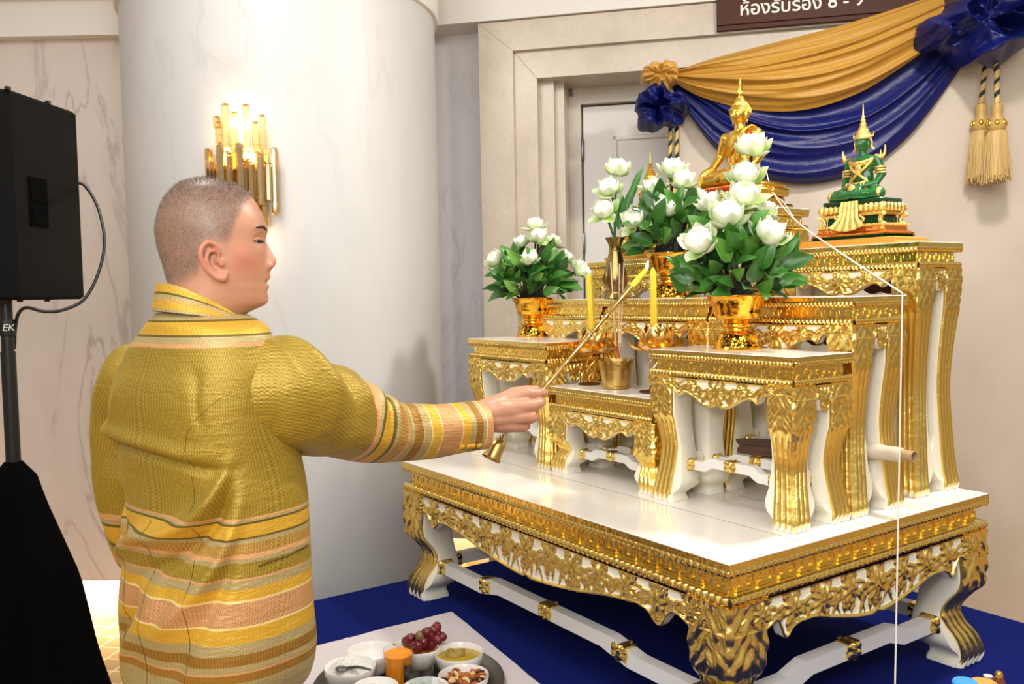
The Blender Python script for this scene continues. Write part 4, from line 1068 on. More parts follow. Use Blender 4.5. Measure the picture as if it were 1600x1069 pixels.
# green statue with gold regalia
M['jade'] = simple('green_glaze', (.10, .38, .16), .14, Specular_IOR_Level=.6, Coat_Weight=.4)
M['dark_jade'] = simple('dark_green_glaze', (.05, .25, .12), .2)
M['regalia'] = simple('gilt_regalia', (.97, .84, .50), .25, 1, bump=(260, .9, .003))
M['orange_gilt'] = simple('orange_gilt', (.92, .60, .28), .3, 1, bump=(120, .8, .004))
figG = setmat(figure(.0026, False), 'jade')
def regal(parent, sc_, skin):
    o = obj('body', skin, None, parent=parent); o.scale = (sc_,) * 3
    def add(nm, b, mt='regalia'):
        o = obj(nm, b, mt, parent=parent, angle=50); o.scale = (sc_,) * 3; return o
    face_parts(parent, 'jade')
    for q_ in parent.children:
        if q_.name.startswith('face_features'): q_.scale = (sc_,) * 3
    b = MB(); b.lathe([(.0345, .258), (.037, .262), (.036, .268), (.033, .272), (.034, .277), (.029, .282), (.0305, .286), (.024, .291), (.0255, .296), (.018, .302), (.0195, .308), (.012, .314), (.0155, .322), (.009, .330), (.012, .338), (.006, .345), (.008, .352), (.004, .36), (.0025, .40), (.0004, .412)], 28, wob=lambda th, i: .05 * np.sin(14 * th)); add('crown', b)
    for s in (-1, 1):
        b = MB(); b.tube(spline([(s * .034, .0, .262), (s * .042, .002, .245), (s * .040, .004, .225), (s * .050, .006, .212)], 14), np.linspace(.004, .006, 14), 7)
        b.tube(spline([(s * .036, .0, .268), (s * .048, .002, .272), (s * .050, .004, .288)], 8), np.linspace(.006, .001, 8), 6)
        add('ear_ornament', b)
    for s in (-1, 1):
        b = MB(); b.tube(spline([(s * .062, .0, .178), (s * .088, .002, .178), (s * .102, .004, .192), (s * .104, .004, .225)], 14), np.linspace(.014, .002, 14), 9)
        b.tube(spline([(s * .07, -.006, .176), (s * .086, -.004, .186), (s * .088, -.002, .206)], 10), np.linspace(.008, .001, 10), 7); add('shoulder_finial', b)
        b = MB()
        for z, rr in ((.135, .0225), (.124, .0215), (.113, .0205)):
            th_ = np.linspace(0, 2 * PI, 20, endpoint=False); b.tube(np.stack([s * (.078 + (.135 - z) * .18) + rr * np.cos(th_), .007 + rr * np.sin(th_), z + 0 * th_], -1), .0045, 7, closed=True)
        add('armlet', b)
        b = MB(); th_ = np.linspace(0, 2 * PI, 16, endpoint=False)
        for q in (0, .009): b.tube(np.stack([s * (.050 - q) , -.046 - q * .9, .062], -1) + np.stack([.4 * s * .0155 * np.cos(th_), -.9 * .0 * th_, .0155 * np.sin(th_)], -1) + np.stack([0 * th_, .0155 * np.cos(th_), 0 * th_], -1), .0028, 6, closed=True)
        add('bracelet', b)
        b = MB(); b.sphere((s * .118, -.055, .026), (.014, .024, .024), 12, 8); add('knee_ornament', b)
    b = MB()                                                  # collar, crossed sashes and pectoral
    for rr, zz in ((.052, .176), (.045, .168)): 
        th_ = np.linspace(0, 2 * PI, 30, endpoint=False); b.tube(np.stack([rr * 1.05 * np.cos(th_), .002 + rr * .68 * np.sin(th_) - .008, zz - .018 * np.clip(-np.sin(th_), 0, 1)], -1), .0075, 8, closed=True)
    for s in (-1, 1): b.tube(spline([(s * .058, -.012, .172), (s * .030, -.034, .135), (-s * .012, -.037, .105), (-s * .040, -.030, .080)], 18), .0075, 8)
    b.sphere((0, -.038, .142), (.016, .007, .020), 12, 8); b.sphere((0, -.040, .118), (.010, .006, .012), 10, 7)
    add('pectoral', b)
    b = MB(); th_ = np.linspace(0, 2 * PI, 30, endpoint=False); b.tube(np.stack([.053 * np.cos(th_), .038 * np.sin(th_), .074 + 0 * th_], -1), .0065, 8, closed=True); b.sphere((0, -.085, .048), (.02, .010, .020), 12, 8); add('girdle', b)
gp = Vector((XC + .3072 * W - .012, yE + .012, zE_))
ej = thing('seated_statue', 'green seated statue with gold crown and ornaments on a tiered base', 'statue', gp)
b = MB(); b.box((-.165, -.088, 0.0005), (.165, .088, .010), bev=.002); b.box((-.155, -.080, .010), (.155, .080, .020), bev=.002)
n_ = 40
for sx_ in (-1, 1):
    for k in range(n_): b.box((-.165 + .33 * k / n_, sx_ * .089 - .002, .0095), (-.165 + .33 * (k + .6) / n_, sx_ * .089 + .002, .0135))
obj('plinth', b, simple('orange_stained_wood', (.86, .60, .24), .35), parent=ej, smooth=False)
Zb = .020
def tier(nm, z0, z1, w0, d0, w1, d1, mt, bev=.003):
    b = MB(); L = [(z0, 1, 0), (z1, 0, 1)]; P = []
    for z, a, c in ((z0, 1, 0), (z0 + (z1 - z0) * .25, 1.03, 0), (z0 + (z1 - z0) * .5, .5, .45), (z0 + (z1 - z0) * .8, .2, .78), (z1, 0, 1)):
        w_, d_ = w0 * a + w1 * c, d0 * a + d1 * c; q = .006
        P.append([(-w_, -d_ + q, z), (-w_ + q, -d_, z), (w_ - q, -d_, z), (w_, -d_ + q, z), (w_, d_ - q, z), (w_ - q, d_, z), (-w_ + q, d_, z), (-w_, d_ - q, z)])
    b.grid(np.array(P), cv=True, capu=True); return obj(nm, b, mt, parent=ej, angle=30)
tier('base_plate', Zb, Zb + .008, .128, .074, .128, .074, 'dark_jade')
tier('lower_tier', Zb + .008, Zb + .034, .122, .070, .108, .060, 'orange_gilt')
b = MB()
for k in range(26):
    for sy_ in (-1, 1): b.sphere((-.105 + .21 * k / 25, sy_ * .061, Zb + .036), .0045, 6, 5)
for k in range(14):
    for sx_ in (-1, 1): b.sphere((sx_ * .109, -.058 + .116 * k / 13, Zb + .036), .0045, 6, 5)
obj('beading', b, 'regalia', parent=ej)
b = MB(); b.box((-.085, -.046, Zb + .034), (.085, .046, Zb + .062), bev=.004); obj('waist_tier', b, 'dark_jade', parent=ej)
for sx_ in (-1, 1):
    for sy_ in (-1, 1):
        b = MB(); b.tube(spline([(sx_ * .106, sy_ * .054, Zb + .036), (sx_ * .092, sy_ * .048, Zb + .045), (sx_ * .094, sy_ * .050, Zb + .060), (sx_ * .108, sy_ * .058, Zb + .066)], 12), .007, 8); obj('bracket_foot', b, 'regalia', parent=ej)
for sy_ in (-1, 1):
    for xx in (-.04, .04):
        b = MB(); b.tube(spline([(xx - .018, sy_ * .055, Zb + .038), (xx, sy_ * .050, Zb + .052), (xx - .012, sy_ * .054, Zb + .064)], 10), .006, 8); obj('bracket_foot', b, 'regalia', parent=ej)
tier('seat_tier', Zb + .062, Zb + .070, .105, .058, .096, .052, 'regalia')
b = MB()
for sy_ in (-1, 1):
    for k in range(13): b.sphere((-.098 + .196 * k / 12, sy_ * .054, Zb + .084), (.0105, .008, .012), 9, 7)
for sx_ in (-1, 1):
    for k in range(6): b.sphere((sx_ * .102, -.044 + .088 * k / 5, Zb + .084), (.008, .0105, .012), 9, 7)
b.box((-.098, -.052, Zb + .070), (.098, .052, Zb + .097), bev=.006); obj('lotus_band', b, 'regalia', parent=ej)
b = MB(); b.box((-.096, -.052, Zb + .097), (.096, .052, Zb + .108), bev=.003); obj('seat', b, 'dark_jade', parent=ej)
b = MB()                                                      # apron cloth hanging over the front
u = np.linspace(-1, 1, 21); P = []
for f in np.linspace(0, 1, 18):
    hw_ = .026 + .010 * f + (.020 * max(0, f - .55) / .45); z = Zb + .104 - .082 * f + .012 * (f > .55) * (u * u) * (f - .55) / .45; y = -.060 - .016 * f ** 1.5 + .002 * np.sin(u * 14) * 1
    P.append(np.stack([u * hw_, y + 0 * u, z + 0 * u], -1))
b.grid(np.array(P)); obj('front_drapery', b, 'regalia', parent=ej)
regal_root = bpy.data.objects.new('figure', None); COL.objects.link(regal_root); regal_root.parent = ej; regal_root.location = (0, .006, Zb + .106)
regal(regal_root, .66, figG); ej.scale = (1.02, 1.02, 1.075)
# golden ornate statue on the left back table: same kind of figure, all gilt
E1p = Vector((XC - .3072 * W + .01, yE, zE_))
ge = dup(ej, loc=E1p, label='golden crowned statue behind the brass vase, on the left back table')
ge.scale = (1.0, 1.0, 1.04)
def regild(o):
    for s in o.material_slots: s.link = 'OBJECT'; s.material = M['gold_bright'] if s.link and 'jade' not in (o.data.materials[0].name if o.data.materials[0] else '') else M['gold_bright']
    for c in o.children: regild(c)
for c in ge.children: regild(c)
# ------------------------------------------------------------------ white sacred thread, spool, bundle of sticks
p1, p2, p3 = at(1207, 300, 2.86), at(1246, 347, 2.64), at(1331, 407, 2.42)
p4 = at(1410, 458, 2.225)
pe = at(1398.5, 1068, 2.035); pf = Vector((pe.x, pe.y, ZS + .004)) 
# swing it free of the table's edge, then straight down
pts = [tuple(at(1196, 262, 2.93)), tuple(at(1201, 283, 2.90)), tuple(p1), tuple(p2), tuple(p3)]
line = list(spline(pts, 40)) + [np.array(p3.lerp(p4, f)) for f in np.linspace(.1, 1, 12)] + [np.array(p4.lerp(pe, f)) + np.array((0, 0, 0)) for f in np.linspace(.01, 1, 40)]
q = pe + (pe - p4).normalized() * ((pe.z - ZS - .003) / max(1e-3, (p4 - pe).normalized().z)); line += [np.array(pe.lerp(q, f)) for f in np.linspace(.1, 1, 8)]
b = MB(); b.tube(np.array(line), .0021, 6); tag(obj('sacred_thread', b, 'cream_thread'), 'white cotton thread stretched from the golden statue down past the right tables', 'thread')
b = MB(); b.tube(spline([tuple(at(1200, 284, 2.91)), tuple(at(1212, 306, 2.84)), tuple(at(1224, 316, 2.74)), tuple(at(1240, 340, 2.66))], 20), .0014, 6)
tag(obj('thread_end', b, 'cream_thread'), 'short loose white thread end beside the taut thread, near the golden statue', 'thread')
zst = .30 * (hD - .072)
def onY(px, py, y): r = ray(px, py); return CAM + r * ((y - CAM.y) / r.y)
A0, A1 = onY(1300, 696, .655), onY(1429, 714, .630)
dv_ = A1 - A0; t = thing('thread_spool', 'white thread wound on a brown tube, lying across the right table stretchers', 'spool', A0)
q = dv_.to_track_quat('Z', 'Y').to_matrix().to_4x4(); L = dv_.length
b = MB(); b.lathe([(.014, 0), (.014, L), (.0115, L), (.0115, L - .03)], 18, M4=q); obj('tube', b, simple('cardboard', (.70, .58, .42), .8), parent=t)
b = MB(); k_ = 70; b.lathe([(.0145, L * .08)] + [(.0205 - .004 * (i / k_) ** 8 + .0005 * (i % 2) + .0015 * math.sin(i * .2), L * (.08 + .77 * i / k_)) for i in range(k_ + 1)] + [(.0145, L * .86)], 24, M4=q)
M['thread_wound'] = simple('wound_thread', (.80, .755, .68), .9); obj('winding', b, 'thread_wound', parent=t)
# flat bundle of brown sticks
S0, S1 = at(1157, 698, 2.47), at(1283, 704, 2.28); d_ = S1 - S0; L = d_.length
t = thing('stick_bundle', 'flat stack of thin brown sticks lying behind the front right table legs', 'bundle', S0)
M['brown_stick'] = simple('brown_sticks', (.42, .31, .26), .8, var=.25)
ux = d_.normalized(); uy = UP.cross(ux).normalized(); r_ = np.random.default_rng(3)
for i in range(9):
    for j in range(4):
        o_ = uy * (j * .0072 - .012 + r_.uniform(-.001, .001)) + UP * (i * .0058 - .026 + r_.uniform(-.0005, .0005)); e0 = r_.uniform(-.008, .008)
        b = MB(); a_ = np.array(o_ + ux * e0); z_ = np.array(o_ + ux * (L + r_.uniform(-.01, .01)) + UP * r_.uniform(-.002, .002)); b.tube([a_, (a_ + z_) / 2, z_], .0031, 7); obj('stick', b, 'brown_stick', parent=t)
# ------------------------------------------------------------------ wall cloth, swags, rosettes, tassels, sign
def wp(px, py, y): s, z = wl(px, py, y); return np.array((s, y, z))
b = MB(); nu, nv = 60, 30; sa, sb_ = wl(1062, 250, -.03)[0], 2.7; ztop_ = wl(1100, 110, -.03)[1]
P = np.zeros((nu, nv, 3))
for i, s in enumerate(np.linspace(sa, sb_, nu)):
    for j, z in enumerate(np.linspace(.004, ztop_, nv)):
        P[i, j] = (s, -.045 + .010 * math.sin(s * 5 + z * 2.1) + .007 * math.sin(s * 9.3 - z * 6) + .004 * math.sin(17 * s + 9 * z), z)
b.grid(P); b.grid(P + np.array((0, .006, 0)), flip=True)
o = wallobj('wall_cloth', b, 'backdrop', kind=None, angle=0); tag(o, 'beige cloth hung flat over the doorway behind the altar', 'cloth')
def swag(name, label, top, bot, mt, y0, bulge, nf, amp, seed, fine=1.0):
    nu, nv = 140, 150; r_ = np.random.default_rng(seed)
    T = spline([wp(x, y, y0) for x, y in top], nu); B = spline([wp(x, y, y0) for x, y in bot], nu)
    P = np.zeros((nu, nv, 3)); v = np.linspace(0, 1, nv); ridges = []
    for k in range(nf):
        ridges.append(((k + r_.uniform(.1, .9)) / nf, r_.uniform(-.22, .22), r_.uniform(.018, .06) * fine, r_.uniform(.35, 1.0), r_.uniform(0, 6), r_.uniform(.15, .85), r_.uniform(.25, .6)))
    for i in range(nu):
        u = i / (nu - 1); env = math.sin(PI * np.clip(u, .03, .97)) ** .6; f = np.zeros(nv)
        for (v0, dr, w_, h_, p_, uc, ul) in ridges:
            c = v0 + dr * (u - .5) + .025 * math.sin(4 * u + p_); a_ = h_ * (.35 + .65 * math.exp(-((u - uc) / ul) ** 2))
            dv = (v - c) / w_; f += a_ * np.where(dv < 0, np.exp(-(dv / 1.5) ** 2), np.exp(-np.abs(dv) ** 1.3 * 1.6))
        f = np.minimum(f, 1.6)
        P[i] = T[i] * (1 - v[:, None]) + B[i] * v[:, None]; P[i, :, 1] = y0 - bulge * env * np.sin(PI * np.clip(v, 0, 1) ** .9) - amp * (.5 + .6 * env) * f
    b = MB(); b.grid(P); b.grid(P + np.array((0, .004, 0)), flip=True)
    o = wallobj(name, b, mt, kind=None, angle=0); tag(o, label, 'drapery')
    return o
swag('swag', 'gold satin swag sweeping up to the right under the wooden sign', [(1055, 112), (1110, 93), (1200, 70), (1300, 45), (1390, 18), (1475, -12)], [(1052, 128), (1100, 153), (1180, 172), (1260, 171), (1340, 146), (1410, 104), (1470, 62)], 'gold_satin', -.15, .06, 12, .028, 2, 1.1)
swag('swag', 'deep blue satin swag hanging below the gold one', [(1052, 122), (1105, 138), (1180, 160), (1260, 160), (1340, 135), (1410, 92), (1490, 40)], [(1050, 140), (1078, 182), (1120, 235), (1185, 276), (1262, 288), (1345, 268), (1420, 212), (1500, 108)], 'blue_satin', -.075, .04, 9, .040, 5, 1.7)
def rosette(name, label, px, py, w_, h_, mt, y0, dome, k, amp, seed, cat='rosette', sx=0, pull=0):
    r_ = np.random.default_rng(seed); c = wp(px, py, y0); sc_ = abs(wp(px + 1, py, y0)[0] - wp(px, py, y0)[0])
    nr, na = 44, 180; th = np.arange(na) / na * 2 * PI; P = np.zeros((nr, na, 3)); ph = r_.uniform(0, 6, 8)
    out = 1 + .10 * np.sin(3 * th + ph[0]) + .07 * np.sin(5 * th + ph[1]) + .05 * np.sin(8 * th + ph[2])
    for i in range(nr):
        q = i / (nr - 1); R = q ** .9
        fold = np.abs(np.sin(k / 2 * th + 1.6 * q + .8 * np.sin(2 * th + ph[3]))) ** .75 * amp * (q * (1.1 - .35 * q)) * 1.3
        fold += amp * .7 * np.sin(4 * q * PI + 3 * th + ph[4]) * q * (1 - q) * 2 + amp * .6 * np.abs(np.sin(2.5 * th - 5 * q + ph[5])) * np.sin(PI * q)
        P[i, :, 0] = c[0] + w_ / 2 * sc_ * R * out * np.cos(th) + pull * sc_ * q * 0; P[i, :, 2] = c[2] + h_ / 2 * sc_ * R * out * np.sin(th)
        P[i, :, 1] = y0 - dome * math.sqrt(max(0, 1 - q ** 2.4)) - fold + .01 * q
    from mathutils import noise as mn
    for i in range(nr):
        q = i / (nr - 1)
        for j in range(na):
            x, z = (P[i, j, 0] - c[0]) / (w_ * sc_), (P[i, j, 2] - c[2]) / (h_ * sc_); rd = math.hypot(x, z); an = math.atan2(z, x)
            p = Vector((x * 2.3 + seed, z * 2.3, .6 * math.sin(2 * an))); n1 = mn.noise(p + Vector((0, 0, 1.7 * rd))); n2 = mn.noise(p * 2.3 + Vector((5, 1, 2)))
            P[i, j, 1] = y0 - dome * math.sqrt(max(0, 1 - q ** 2.6)) - amp * (1.7 * (1 - abs(n1) * 2.6) + .35 * (1 - abs(n2) * 2.4)) * min(1, 2.2 * q + .35) * .8 - amp * .8 * q * abs(math.sin(k / 2 * an + 2.2 * q)) + .03 * q ** 6
    b = MB(); b.grid(P, cv=True)
    o = wallobj(name, b, mt, kind=None, angle=0); tag(o, label, cat); return o
rosette('rosette', 'puckered gold satin rosette at the left end of the swags', 1033, 121, 62, 48, 'gold_satin_pale', -.13, .07, 15, .028, 4)
rosette('rosette', 'crumpled blue satin knot hanging below the small gold rosette', 1032, 172, 84, 72, 'blue_satin', -.12, .085, 9, .042, 8)
rosette('rosette', 'big puffed blue satin rosette at the top right corner', 1520, 52, 176, 118, 'blue_satin', -.15, .15, 9, .07, 21)
M['rope'] = None
def ropemat():
    t = NT('twisted_cord'); t.P(Roughness=.6); a = t.add('ShaderNodeAttribute', attribute_name='relief')
    t.col(t.ramp(a.outputs['Fac'], [(0, (.84, .72, .45)), (.48, (.78, .64, .38)), (.52, (.16, .13, .10)), (1, (.12, .10, .09))], 'CONSTANT')); return t.m
M['rope'] = ropemat()
def cord(b, pts, r):
    pts = np.asarray(pts, float); n = len(pts); seg = 12; th = np.arange(seg) / seg * 2 * PI; P = np.zeros((n, seg, 3)); g = np.zeros((n, seg))
    for i in range(n):
        tw = i * .55; rr = r * (.82 + .24 * np.abs(np.cos(1.5 * (th + tw)))); P[i, :, 0] = pts[i, 0] + rr * np.cos(th); P[i, :, 1] = pts[i, 1] + rr * np.sin(th); P[i, :, 2] = pts[i, 2]
        g[i] = ((th + tw) % (2 * PI)) / (2 * PI) > .62
    b.grid(P, cv=True, rel=g, capu=True)
M['tassel'] = simple('gold_thread', (.78, .655, .40), .5, bump=(300, .5, .002), Sheen_Weight=.3)
M['tassel_knob'] = simple('gold_knob', (.74, .60, .32), .4, bump=(200, .3, .002))
def tassel(label, px, y_, tx_):
    s0_, z0_ = wl(px, 96, y_); s1_, z1_ = wl(tx_, 163, y_); zk = wl(tx_, 205, y_)[1]; zb_ = wl(tx_, 283, y_)[1]
    t = thing('tassel', label, 'tassel', group='gold tassels at the right'); t.matrix_world = WM
    b = MB(); u = np.linspace(0, 1, 46); cord(b, np.stack([s0_ + (s1_ - s0_) * u, y_ + 0 * u, z0_ + .03 + (z1_ - z0_ - .03) * u], -1), .011); obj('cord', b, 'rope', parent=t, angle=0)
    b = MB(); L = z1_ - zk; b.lathe([(.012, .004), (.021, 0), (.023, -.01), (.022, -L * .30), (.021, -L * .4), (.034, -L * .66), (.037, -L * .78), (.034, -L * .93), (.026, -L * 1.03)], 24, M4=Matrix.Translation((s1_, y_, z1_))); kn = obj('knob', b, 'tassel_knob', parent=t)
    b = MB()
    for k in range(7): 
        a = k / 7 * 2 * PI; b.sphere((s1_ + .033 * math.cos(a), y_ + .033 * math.sin(a), z1_ - L * .72), (.010, .008, .013), 8, 6)
    obj('knob_relief', b, 'gold_bright', parent=kn)
    b = MB(); r_ = np.random.default_rng(int(px)); n = 170
    for i in range(n):
        a = i * 2.39996; rad = .034 * math.sqrt((i + .5) / n); z0 = zk - .003 + .004 * math.cos(a); ln = (zk - zb_) * r_.uniform(.92, 1.04)
        p = np.array([(s1_ + rad * 1.1 * math.cos(a), y_ + rad * math.sin(a), z0)] + [(s1_ + (rad * (1.15 + .55 * f)) * math.cos(a) + r_.uniform(-.004, .004), y_ + rad * (1.1 + .4 * f) * math.sin(a) + r_.uniform(-.004, .004), z0 - ln * f) for f in (.3, .65, 1)])
        b.tube(p, .0021, 5)
    b.lathe([(.033, 0), (.037, -.02), (.045, -(zk - zb_) * .9), (.03, -(zk - zb_) * .92)], 20, M4=Matrix.Translation((s1_, y_, zk)), wob=lambda th, i: .06 * np.sin(11 * th))
    obj('fringe', b, 'tassel', parent=t); return t
tassel('left one of the two gold tassels hanging at the right', 1541, -.09, 1533)
tassel('right one of the two gold tassels hanging at the right', 1557, -.185, 1558)
for px_a, lab in ((1047, 'left strand of the black and gold cord below the small rosettes'), (1057, 'right strand of the black and gold cord below the small rosettes')):
    b = MB(); s0_, z0_ = wl(px_a, 178, -.08); s1_, z1_ = wl(px_a - 3, 330, -.08); u = np.linspace(0, 1, 80)
    cord(b, np.stack([s0_ + (s1_ - s0_) * u + .004 * np.sin(5 * u), -.08 + 0 * u, z0_ + (z1_ - z0_) * u], -1), .0095); o = wallobj('twisted_cord', b, 'rope', kind=None, angle=0); tag(o, lab, 'cord', 'cords below the small rosettes')
# wooden sign with Thai lettering on the lintel
t_ = NT('walnut_board'); t_.P(Roughness=.5, Specular_IOR_Level=.2); v = t_.coord('Object', (1.2, 6, 22))
t_.col(t_.mix(t_.noise(v, 4, 6, .6, .6), lin((.25, .13, .085)), lin((.34, .19, .125)))); M['walnut'] = t_.m
sa, zb_ = wl(1120, 48, -.03); sgn = thing('sign_board', 'dark wooden sign with white Thai lettering above the doorway', 'sign'); sgn.matrix_world = WM
b = MB(); b.box((sa, -.03, zb_ + .022), (sa + 1.05, .001, zb_ + .34), bev=.002); obj('board', b, 'walnut', parent=sgn, smooth=False)
b = MB(); b.box((sa, -.024, zb_), (sa + 1.05, .001, zb_ + .0215), bev=.002); obj('lower_strip', b, 'walnut', parent=sgn, smooth=False)
me = text_mesh('ห้องรับรอง 8 - 9', .115, .002, offset=.0014); me.materials.clear(); me.materials.append(simple('sign_white', (.92, .90, .87), .5))
co = np.zeros(len(me.vertices) * 3); me.vertices.foreach_get('co', co); co = co.reshape(-1, 3)
sl, zl = wl(1157, 24, -.032); sr, _ = wl(1350, 0, -.032)
kx = (sr - sl) / (co[:, 0].max() - co[:, 0].min()); ky = kx * 1.0
nv_ = np.stack([sl + (co[:, 0] - co[:, 0].min()) * kx, -.0305 - np.clip(co[:, 2], 0, 1), zl + co[:, 1] * ky], -1); me.vertices.foreach_set('co', nv_.reshape(-1)); me.name = 'lettering'; me.update()
lt = obj('lettering', me, None, parent=sgn)
# ------------------------------------------------------------------ food tray on the stage
P0 = onz(706, 957, ZS); Pl = onz(494, 1011, ZS); Pr = onz(838, 1066, ZS)
ea = (Pl - P0).normalized(); eb = (Pr - P0).normalized(); ea.z = eb.z = 0
nu = 60; b = MB(); P = np.zeros((nu, nu, 3))
for i in range(nu):
    for j in range(nu):
        p = P0 + ea * (.74 * i / (nu - 1)) + eb * (.82 * j / (nu - 1)); p.y = max(p.y, SY0 + .012)
        P[i, j] = (p.x, p.y, ZS + .0035 + .0015 * math.sin(p.x * 31 + p.y * 9) * math.sin(p.y * 23) + .002 * (abs(i - nu * .5) < 1))
b.grid(P); b.grid(P - np.array((0, 0, .002)), flip=True); tag(obj('floor_cloth', b, 'white_cloth', angle=0), 'white cloth spread on the blue stage under the food tray', 'cloth')
tc_ = onz(642, 1062, ZS + .012); TC_ = Vector((tc_.x, tc_.y, ZS + .007)); ZB = ZS + .011
TC_ = TC_ + FH * -.03
t = thing('serving_tray', 'round steel tray holding the food bowls', 'tray', TC_)
b = MB(); b.lathe([(.001, .001), (.215, .001), (.232, .006), (.250, .016), (.256, .018), (.254, .014), (.235, .002), (.215, -.003), (.001, -.003)], 72); obj('dish', b, 'tray', parent=t)
BG = 'white food bowls on the tray'
def bowl(px, py, w_px, label, zr=.058):
    c = onz(px, py, ZB + zr); R = w_px / 2 / F_PX * depth(c); h = zr
    t = thing('food_bowl', label, 'bowl', (c.x, c.y, ZB), group=BG)
    b = MB(); b.lathe([(R * .55, 0), (R * .60, .001), (R * .64, .006), (R * .86, h * .35), (R * .97, h * .75), (R, h), (R * .985, h + .0015), (R * .965, h), (R * .93, h * .75), (R * .80, h * .35), (R * .5, .008), (.001, .007)], 48); obj('shell', b, 'porcelain', parent=t, angle=60)
    return t, R, h, Vector((c.x, c.y, ZB))
def mound(name, label, cat, c, R, z, hgt, mt, bumps, seed, kind=None, k=20):
    r_ = np.random.default_rng(seed); nr, na = 26, 56; th = np.arange(na) / na * 2 * PI; P = np.zeros((nr, na, 3)); ph = r_.uniform(0, 6, 12)
    for i in range(nr):
        q = i / (nr - 1); P[i, :, 0] = R * q * np.cos(th); P[i, :, 1] = R * q * np.sin(th)
        x, y = P[i, :, 0] / R, P[i, :, 1] / R
        P[i, :, 2] = z + hgt * (1 - q ** 2) + bumps * (np.sin(k * x + ph[0]) * np.sin(k * .9 * y + ph[1]) + .6 * np.sin(k * 1.9 * x + k * y + ph[2]) + .5 * np.sin(2.3 * k * y - k * x + ph[3])) * (1 - q ** 4)
    b = MB(); b.grid(P, cv=True); o = obj(name, b, mt, loc=c, angle=0); tag(o, label, cat, None, kind); return o
M['rice'] = simple('steamed_rice', (.95, .94, .91), .6, bump=(320, 1.0, .004)); M['curry'] = simple('yellow_curry', (.72, .60, .16), .25, var=.2, bump=(60, .3, .004))
M['meat'] = simple('braised_meat', (.40, .20, .09), .35, var=.4, bump=(90, .6, .006)); M['chicken'] = simple('curried_meat', (.60, .50, .20), .4, var=.3, bump=(80, .5, .006)); M['chili'] = simple('dried_chili', (.22, .05, .05), .3)
M['onion'] = simple('fried_onion', (.72, .40, .14), .4, var=.3); M['cashew'] = simple('cashew', (.88, .74, .50), .45)
bt, R, h, c = bowl(547, 1041, 80, 'white bowl heaped with rice, with the spoon, at the left of the tray'); mound('rice', 'heap of white rice with a spoon in it', 'rice', c, R * .93, h * .78, .036, 'rice', .0018, 1, 'stuff')
s_ = thing('spoon', 'steel spoon lying on the rice heap', 'spoon', c + Vector((0, 0, h + .030)))
b = MB(); a0, a1 = at(538, 1045, depth(c) - .045) - s_.location, at(580, 1047, depth(c) - .05) - s_.location; b.tube(spline([tuple(a0), tuple(a0.lerp(a1, .5) + UP * .006), tuple(a1)], 12), np.linspace(.0055, .003, 12), 8); b.sphere(tuple(a0 - (a1 - a0) * .12), (.016, .016, .005), 14, 8); obj('bowl_and_handle', b, M['tray'], parent=s_)
bowl(580, 1017, 76, 'empty white bowl, second from the left at the back of the tray')
bt, R, h, c = bowl(655, 1008, 76, 'white bowl full of red grapes at the back of the tray')
M['grape'] = simple('red_grape', (.42, .10, .14), .22, var=.3, Specular_IOR_Level=.6); M['grape_g'] = simple('pale_grape', (.48, .40, .22), .25)
gd = depth(c); k = 0
for (gx, gy, gr, gm) in ((636, 1002, 9, 0), (647, 1006, 8.5, 0), (654, 1009, 9, 0), (668, 1007, 9, 0), (676, 1003, 8.5, 0), (683, 999, 8.5, 0), (684, 991, 8, 0), (672, 993, 9.5, 0), (666, 987, 7.5, 0), (682, 980, 8, 0), (677, 984, 7, 0), (657, 993, 8, 1), (650, 1000, 8, 1), (641, 997, 8, 0), (662, 1001, 8.5, 0), (690, 994, 7.5, 0)):
    p = at(gx, gy + 1, gd - .01 - .012 * ((k * 7) % 3)); r_g = gr / F_PX * gd
    b = MB(); b.sphere((0, 0, 0), (r_g * 1.18, r_g * .95, r_g * .95), 16, 10); o = obj('grape', b, 'grape_g' if gm else 'grape', loc=p); o.rotation_euler = (k * .8, k * .5 % 1.2, k * 1.3)
    tag(o, 'pale brownish grape in the bowl at the back of the tray' if gm else 'red grape piled in the bowl at the back of the tray', 'grape', 'pale grapes' if gm else 'red grapes'); k += 1
mound('carrot_garnish', 'orange shreds under the grapes', 'garnish', c, R * .9, h * .62, .012, M['onion'], .003, 9, 'stuff')
bt, R, h, c = bowl(717, 1019, 76, 'white bowl of yellow curry at the right of the tray'); mound('curry', 'yellow curry in the bowl at the right', 'curry', c, R * .93, h * .76, .002, 'curry', .0006, 2, 'stuff')
me = blob('meat', [('e', (-.012, -.004, 0), (.022, .016, .013)), ('e', (-.022, .008, .004), (.012, .012, .012)), ('e', (.006, .002, .004), (.014, .012, .013)), ('c', [(.0, 0, .008), (.014, .008, .012)], [.008, .006])], .0022, 1); o = obj('meat_piece', setmat(me, 'chicken'), None, loc=c + Vector((-.006, 0, h * .80))); o.rotation_euler = (0, 0, .8); tag(o, 'chunk of meat in the yellow curry', 'meat')
bt, R, h, c = bowl(724, 1055, 80, 'white bowl of fried dish with dark chilies at the bottom right of the tray')
mound('fried_dish', 'fried shreds in the bottom right bowl', 'food', c, R * .92, h * .66, .012, 'onion', .004, 6, 'stuff', 14)
r_ = np.random.default_rng(12); lab = {'chili': 'dark dried chili on the fried dish', 'cashew': 'pale cashew on the fried dish', 'onion': 'fried shallot shred on the fried dish'}
